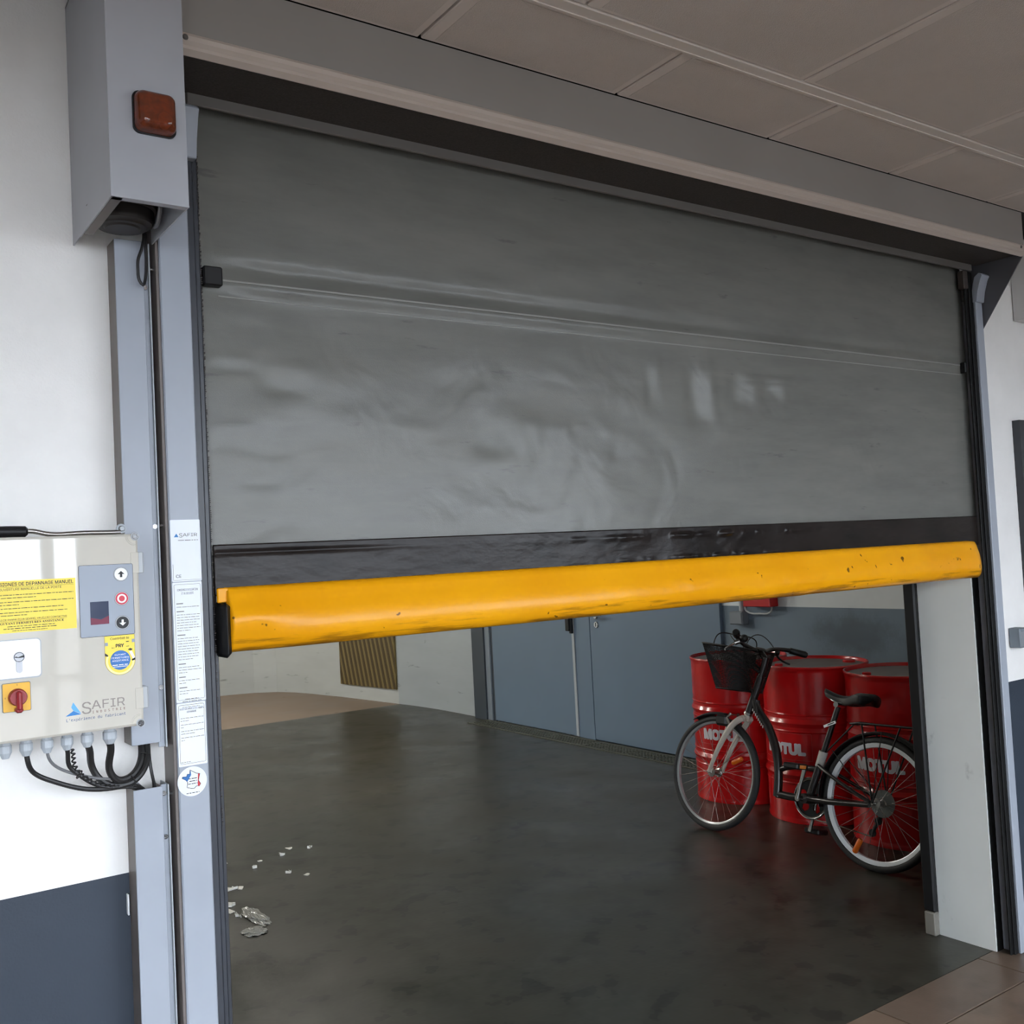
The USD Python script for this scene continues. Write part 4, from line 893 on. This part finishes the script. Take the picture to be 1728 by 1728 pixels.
# ------------------------------------------------------------------ the bicycle
BO = np.array([3.90, .79, 0.0]); LEAN = math.radians(12)
Fv = np.array([-.03, 1, 0]); Fv /= np.linalg.norm(Fv); Sv = np.cross(Fv, [0, 0, 1.0])
Uv = math.cos(LEAN)*np.array([0, 0, 1.0])+math.sin(LEAN)*Sv; Lv = np.cross(Uv, Fv)
def W(p):
    """forward, left, up of the bicycle to the world"""
    p = np.atleast_2d(np.asarray(p, float)); return BO + p[:, :1]*Fv + p[:, 1:2]*Lv + p[:, 2:3]*Uv
def WM(m):
    v = W(m.vertices); mm = trimesh.Trimesh(v, m.faces, process=False); return mm
def bt(pts, r, n=12, s=0): return tube(W(pts), r, n, smoothn=s)
bk_ = thing('bicycle', 'dark step-through city bicycle with front basket leaning on the red drums', 'bicycle', base=BO)
fw_, rw_ = np.array([1.005, 0, .299]), np.array([.018, 0, .299])
def wheel(c, ro, rim_m, wide):
    cW = W(c)[0]
    q_ = .048 if wide else .043; rimp = [(ro-q_, -.008), (ro-q_+.004, -.0105), (ro-.030, -.0125), (ro-.028, -.0105), (ro-.036, 0), (ro-.028, .0105), (ro-.030, .0125), (ro-q_+.004, .0105), (ro-q_, .008)]
    if wide: rimp = [(a if a > ro-.035 else a-.002, b*1.1) for a, b in rimp]
    w = part(bk_, 'wheel', lathe(rimp, cW, Lv, 72, closed=True), rim_m, 40)
    part(w, 'tyre', ring(cW, Lv, ro-.018, .0185, 80, 12), TYRE, True)
    sp = []
    for k in range(32):
        a = 2*PI*k/32; sgn = 1 if k % 2 else -1; b = a + (.55 if (k//2) % 2 else -.55)
        h_ = c + np.array([.022*math.cos(b), sgn*.028, .022*math.sin(b)]); e = c + np.array([(ro-.046)*math.cos(a), 0, (ro-.046)*math.sin(a)])
        sp.append(cyl(W(h_)[0], W(e)[0], .0011, 5))
    part(w, 'spokes', J(sp), SPOKE, True, kind='stuff')
    part(w, 'hub', lathe([(0, -.058), (.006, -.058), (.006, -.034), (.024, -.031), (.024, -.027), (.014, -.022), (.014, .022), (.024, .027), (.024, .031), (.006, .034), (.006, .058), (0, .058)], cW, Lv, 20), STEEL, 30)
    return w
wf_ = wheel(fw_, .298, mat('front_rim', (150, 152, 152), .25, metal=.4), False)
wr_ = wheel(rw_, .300, RIM, True)
def refl(w, c, a, R_):
    p = c + np.array([R_*math.cos(a), .014, R_*math.sin(a)]); t_ = np.array([math.cos(a), 0, math.sin(a)])
    part(w, 'reflector', tube(W([p-t_*.036, p-t_*.03, p+t_*.03, p+t_*.036]), [.008, .013, .013, .008], 10), ORANGE, 40)
refl(wf_, fw_, math.radians(153), .175); refl(wr_, rw_, math.radians(-66), .222)
# frame
fr_ = [bt([(.768, 0, .70), (.745, 0, .645), (.702, 0, .603), (.652, 0, .535), (.612, 0, .45), (.592, 0, .36), (.588, 0, .24)], .0215, 14, 40),
       bt([(.592, 0, .252), (.50, 0, .252), (.40, 0, .258)], .019, 12), bt([(.808, 0, .632), (.748, 0, .822)], .021, 14),
       bt([(.590, 0, .368), (.53, 0, .392), (.46, 0, .402), (.35, 0, .405)], .014, 12, 14), bt([(.400, 0, .258), (.337, 0, .475)], .0185, 14),
       bt([(.40, -.045, .26), (.40, .045, .26)], .024, 16)]
for s_ in (-1, 1):
    fr_ += [bt([(.40, s_*.03, .260), (.25, s_*.048, .268), (.03, s_*.06, .290)], [.015, .014, .012], 10), bt([(.345, s_*.020, .425), (.25, s_*.040, .385), (.03, s_*.058, .303)], .009, 8, 10)]
part(bk_, 'frame', J(fr_), FRAMEB, 40)
part(bk_, 'frame_lettering', WM(J([bx(.764-.0105*i, .764-.0105*i+.007, .0205, .0222, .642-.0112*i, .642-.0112*i+.014) for i in range(8)])), mat('frame_print', (150, 146, 142), .5), False)
part(bk_, 'seat_tube_sleeve', bt([(.352, 0, .418), (.334, 0, .492)], .0215, 14), mat('sleeve_silver', (170, 166, 160), .35), 40)
part(bk_, 'seat_post', bt([(.337, 0, .475), (.268, 0, .715)], .0140, 12), FRAMEB, 40)
part(bk_, 'seat_clamp', bt([(.262, -.03, .722), (.262, .03, .722)], .014, 10), CHROME, 40)
part(bk_, 'security_tag', WM(bx(-.036, .036, .016, .0175, -.0065, .0065, .0005).apply_transform(trimesh.transformations.rotation_matrix(math.radians(24), [0, 1, 0])).apply_translation([.298, 0, .625])), WHITE, False, 'small white tag round the seat post')
part(bk_, 'tag_slot', WM(bx(-.026, .012, .0178, .0185, -.0022, .0022).apply_transform(trimesh.transformations.rotation_matrix(math.radians(24), [0, 1, 0])).apply_translation([.298, 0, .625])), INK, False)
# saddle
secs = []
for k in range(22):
    t = k/21; f = .345 - .265*t
    hw = .020+.004*math.sin(PI*min(1, t*2)) + .070*(0.5-0.5*math.cos(PI*max(0, (t-.28)/.72)))*(1-.18*max(0, (t-.85)/.15)**2)
    top = .792 - .022*math.sin(PI*min(t*1.25, 1)) - .012*t + .012*max(0, (t-.55)); th = .040+.045*t
    if k in (0, 21): hw *= .55; th *= .6
    a = np.linspace(0, 2*PI, 20, endpoint=False)
    yy_, zz_ = np.sign(np.cos(a))*np.abs(np.cos(a))**.8*hw, np.sign(np.sin(a))*np.abs(np.sin(a))**.75
    zz_ = np.where(zz_ > 0, top-.012+zz_*.014-.010*(yy_/max(hw, 1e-6))**4, top-.012+zz_*(th-.012)*(.35+.65*np.abs(yy_/hw)))
    secs.append(W(np.c_[np.full(20, f), yy_, zz_]))
part(bk_, 'saddle', loft(secs), SADDLE, True, 'black padded saddle')
part(bk_, 'saddle_rails', J([bt([(.32, s_*.012, .757), (.27, s_*.022, .735), (.20, s_*.024, .735), (.12, s_*.03, .750)], .0035, 8, 14) for s_ in (-1, 1)]), CHROME, 40)
# fork, stem, handlebar
fk = [bt([(.822, s_*.030, .600), (.852, s_*.047, .577), (.895, s_*.052, .525), (.945, s_*.052, .440), (.985, s_*.052, .350), (1.003, s_*.052, .301)], [.017, .016, .015, .013, .011, .010], 12, 30) for s_ in (-1, 1)]
part(bk_, 'fork', J(fk+[bt([(.822, -.034, .600), (.822, .034, .600)], .017, 12), bt([(.824, 0, .592), (.812, 0, .632)], .018, 12)]), FORKC, 40, 'cream front fork')
part(bk_, 'headset', bt([(.813, 0, .622), (.808, 0, .634)], .0245, 16), STEEL, 40)
part(bk_, 'stem', J(bt([(.748, 0, .822), (.735, 0, .865), (.722, 0, .925)], .0165, 12), bt([(.724, 0, .915), (.765, 0, .955)], .016, 12), bt([(.765, -.025, .955), (.765, .025, .955)], .02, 12)), FRAMEB, 40)
hb = part(bk_, 'handlebar', bt([(.700, .275, 1.020), (.745, .215, 1.014), (.790, .12, .985), (.768, .03, .957), (.768, -.03, .955), (.795, -.12, .975), (.755, -.215, .985), (.712, -.275, .975)], .0112, 12, 60), FRAMEB, 40)
part(hb, 'grip', bt([(.690, .290, 1.024), (.695, .280, 1.022), (.735, .228, 1.014)], [.015, .0195, .018], 14), BLACK, 40)
part(hb, 'grip', bt([(.694, -.297, .970), (.700, -.288, .972), (.752, -.222, .984)], [.013, .018, .0165], 14), BLACK, 40)
for s_, dz in ((1, 0), (-1, -.022)):
    part(hb, 'brake_lever', J(bt([(.775, s_*.155, .992+dz), (.795, s_*.170, .978+dz)], .013, 10), bt([(.795, s_*.170, .978+dz), (.800, s_*.21, .955+dz), (.775, s_*.262, .935+dz)], [.006, .0055, .005], 8, 12)), STEEL if s_ > 0 else BLACK, 40)
part(hb, 'bell', WM(trimesh.creation.icosphere(2, .021).apply_translation([.768, .13, 1.008])), BLACK, True)
part(bk_, 'brake_cable', J(bt([(.795, .16, .985), (.88, .10, 1.03), (.90, .0, 1.0), (.845, -.01, .86), (.80, .0, .72)], .0025, 6, 40), bt([(.795, -.17, .965), (.90, -.10, 1.045), (.89, -.03, .98), (.81, .02, .80), (.73, .024, .63)], .0025, 6, 40)), CABLE, True)
# front brake and short mudguard
part(bk_, 'front_brake', J(bt([(.88, .046, .545), (.915, .050, .590), (.905, .028, .615)], .009, 8), bt([(.88, -.046, .545), (.915, -.050, .590), (.905, -.028, .615)], .009, 8), bt([(.93, .036, .560), (.885, .040, .505)], .006, 8), bt([(.905, -.04, .612), (.905, .04, .612)], .004, 6)), STEEL, 40)
cW = W(fw_)[0]
def mudguard(c, R_, a0, a1, w_, n=26):
    secs_ = []
    for t in np.linspace(a0, a1, n):
        s_l = []
        for q in np.linspace(-1, 1, 9): s_l.append((R_-.012*q*q, q*w_))
        for q in np.linspace(1, -1, 9): s_l.append((R_-.003-.012*q*q, q*w_*.94))
        secs_.append(W([c + np.array([rr_*math.cos(t), l_, rr_*math.sin(t)]) for rr_, l_ in s_l]))
    return loft(secs_)
part(bk_, 'front_mudguard', mudguard(fw_, .318, math.radians(58), math.radians(98), .030), BLACK, 40)
part(bk_, 'rear_mudguard', mudguard(rw_, .322, math.radians(-12), math.radians(158), .031, 40), BLACK, 40)
part(bk_, 'mudguard_stay', J([bt([rw_+[0, s_*.058, 0], rw_+[.32*math.cos(a), s_*.031, .32*math.sin(a)]], .0022, 6) for s_ in (-1, 1) for a in (math.radians(92), math.radians(40))]), BLACK, True)
# basket
def bas(t, h):
    """outline point at turn t (0..1) and height h (0 bottom .. 1 rim)"""
    a = 2*PI*t; e = .55
    cx_, sx__ = math.copysign(abs(math.cos(a))**e, math.cos(a)), math.copysign(abs(math.sin(a))**e, math.sin(a))
    return np.array([.885+.028*h + (.090+.065*h)*cx_, (.120+.055*h)*sx__, .742+.223*h + .010*h*cx_])
wires = []
NV = 168
for k in range(NV): wires.append(tube(W([bas(k/NV, 0), bas((k+.5)/NV, .5), bas((k+1)/NV, 1)]), .0013, 4, cap=False))
for h_ in np.linspace(0, 1, 30)[1:-1]:
    P_ = W([bas(k/60, h_) for k in range(61)]); wires.append(tube(P_, .0013, 4, cap=False))
for q in np.linspace(-1, 1, 25)[1:-1]:
    wires.append(tube(W([(.885+.085*(1-abs(q)**6)**.3, q*.117, .742), (.885-.085*(1-abs(q)**6)**.3, q*.117, .742)]), .0013, 4, cap=False))
    wires.append(tube(W([(.885+q*.085, .117*(1-abs(q)**6)**.3, .742), (.885+q*.085, -.117*(1-abs(q)**6)**.3, .742)]), .0013, 4, cap=False))
ba = part(bk_, 'basket', J(tube(W([bas(k/60, 1) for k in range(61)]), .0042, 8), tube(W([bas(k/60, 0) for k in range(61)]), .0035, 8)), BLACK, 40, 'black wire mesh front basket')
part(ba, 'wire_mesh', J(wires), mat('basket_wire', (20, 18, 18), .6, spec=.25), False, kind='stuff')
part(ba, 'carry_handle', J(bt([(.94, .168, .965), (.93, .165, 1.005), (.935, 0, 1.035), (.93, -.165, 1.005), (.94, -.168, .965)], .0032, 8, 40)), BLACK, True)
part(ba, 'bracket', J(bt([(.84, .03, .90), (.745, .02, .845)], .007, 8), bt([(.84, -.03, .90), (.745, -.02, .845)], .007, 8), WM(bx(.828, .84, -.05, .05, .86, .94, .003))), BLACK, 40)
# rear rack
part(bk_, 'rear_rack', J([bt([(.175, s_*.030, .640), (.12, s_*.052, .648), (-.20, s_*.055, .655)], .0048, 8) for s_ in (-1, 1)] + [bt([(f, -.054, .651), (f, .054, .651)], .004, 8) for f in (.11, -.04, -.19)] + [bt([(f, s_*.053, .65), (.015, s_*.062, .300)], .004, 8) for s_ in (-1, 1) for f in (.10, -.10)] + [bt([(.12, 0, .648), (-.2, 0, .655)], .004, 8), bt([(.175, -.03, .640), (.175, .03, .640)], .0048, 8), bt([(.175, 0, .64), (.34, 0, .47)], .004, 8)]), BLACK, 40)
# drivetrain
chainring = Point(0, 0).buffer(.098, quad_segs=20).difference(unary_union([affinity.rotate(affinity.translate(Point(0, 0).buffer(.020).union(sbox(-.012, -.012, .012, .024)), 0, .052), 72*i, origin=(0, 0)) for i in range(5)]))
cm = ext(chainring, .004); v = cm.vertices
part(bk_, 'chain_guard', WM(trimesh.Trimesh(np.c_[.430+v[:, 0], -.060-v[:, 2], .258+v[:, 1]], cm.faces[:, ::-1] if False else cm.faces, process=False)), mat('chainring_dark', (44, 46, 48), .15, metal=.6), False)
part(bk_, 'chainring', ring(W((.430, -.058, .258))[0], Lv, .096, .0055, 60, 8), CHROME, 40)
part(bk_, 'crank', J(bt([(.412, .072, .258), (.394, .080, .330), (.376, .082, .400)], [.012, .008, .0105], 10), bt([(.412, .04, .258), (.412, .076, .258)], .014, 12)), STEEL, 40)
part(bk_, 'crank', J(bt([(.412, -.075, .258), (.428, -.082, .175), (.446, -.086, .100)], [.012, .008, .0105], 10), bt([(.412, -.04, .258), (.412, -.08, .258)], .014, 12)), STEEL, 40)
part(bk_, 'pedal', WM(bx(.345, .432, .094, .178, .398, .424, .006)), BLACK, False)
part(bk_, 'pedal', WM(bx(.405, .492, -.180, -.098, .086, .112, .006)), BLACK, False)
part(bk_, 'pedal_reflector', WM(bx(.3445, .350, .112, .160, .403, .419)), mat('reflector_bright', (236, 140, 60), .15), False)
part(bk_, 'lamp_box', WM(bx(.905, .985, .030, .062, .548, .606, .012)), BLACK, 30, 'black lamp housing beside the front wheel')
part(bk_, 'cassette', J([lathe([(.012, 0), (r_, 0), (r_+.002, .001), (r_, .002), (.012, .002)], W((.018, -.030-.0042*i, .299))[0], -Lv, 36, closed=True) for i, r_ in enumerate((.046, .041, .036, .031, .027, .023))]), STEEL, 25)
part(bk_, 'spoke_guard', lathe([(.02, 0), (.062, .001), (.062, .003), (.02, .002)], W((.018, -.024, .299))[0], -Lv, 40, closed=True), mat('clear_guard', (96, 100, 98), .3), 25)
part(bk_, 'derailleur', J(bt([(.03, -.052, .29), (.045, -.06, .245), (.065, -.06, .20), (.085, -.06, .155)], [.010, .012, .008, .008], 8), *[lathe([(.004, 0), (.018, 0), (.018, .006), (.004, .006)], W((f, -.058, u))[0], -Lv, 16, closed=True) for f, u in ((.058, .215), (.085, .158))]), BLACK, 30)
ch0 = [(.02, -.042, .332), (.20, -.050, .345), (.40, -.056, .354)]; ch1 = [(.40, -.056, .162), (.25, -.058, .155), (.09, -.058, .142)]
part(bk_, 'chain', J(bt(ch0, .0035, 6), bt(ch1, .0035, 6), ring(W((.430, -.056, .258))[0], Lv, .090, .0035, 40, 6)), mat('chain_steel', (110, 100, 92), .35, metal=.8), 40)
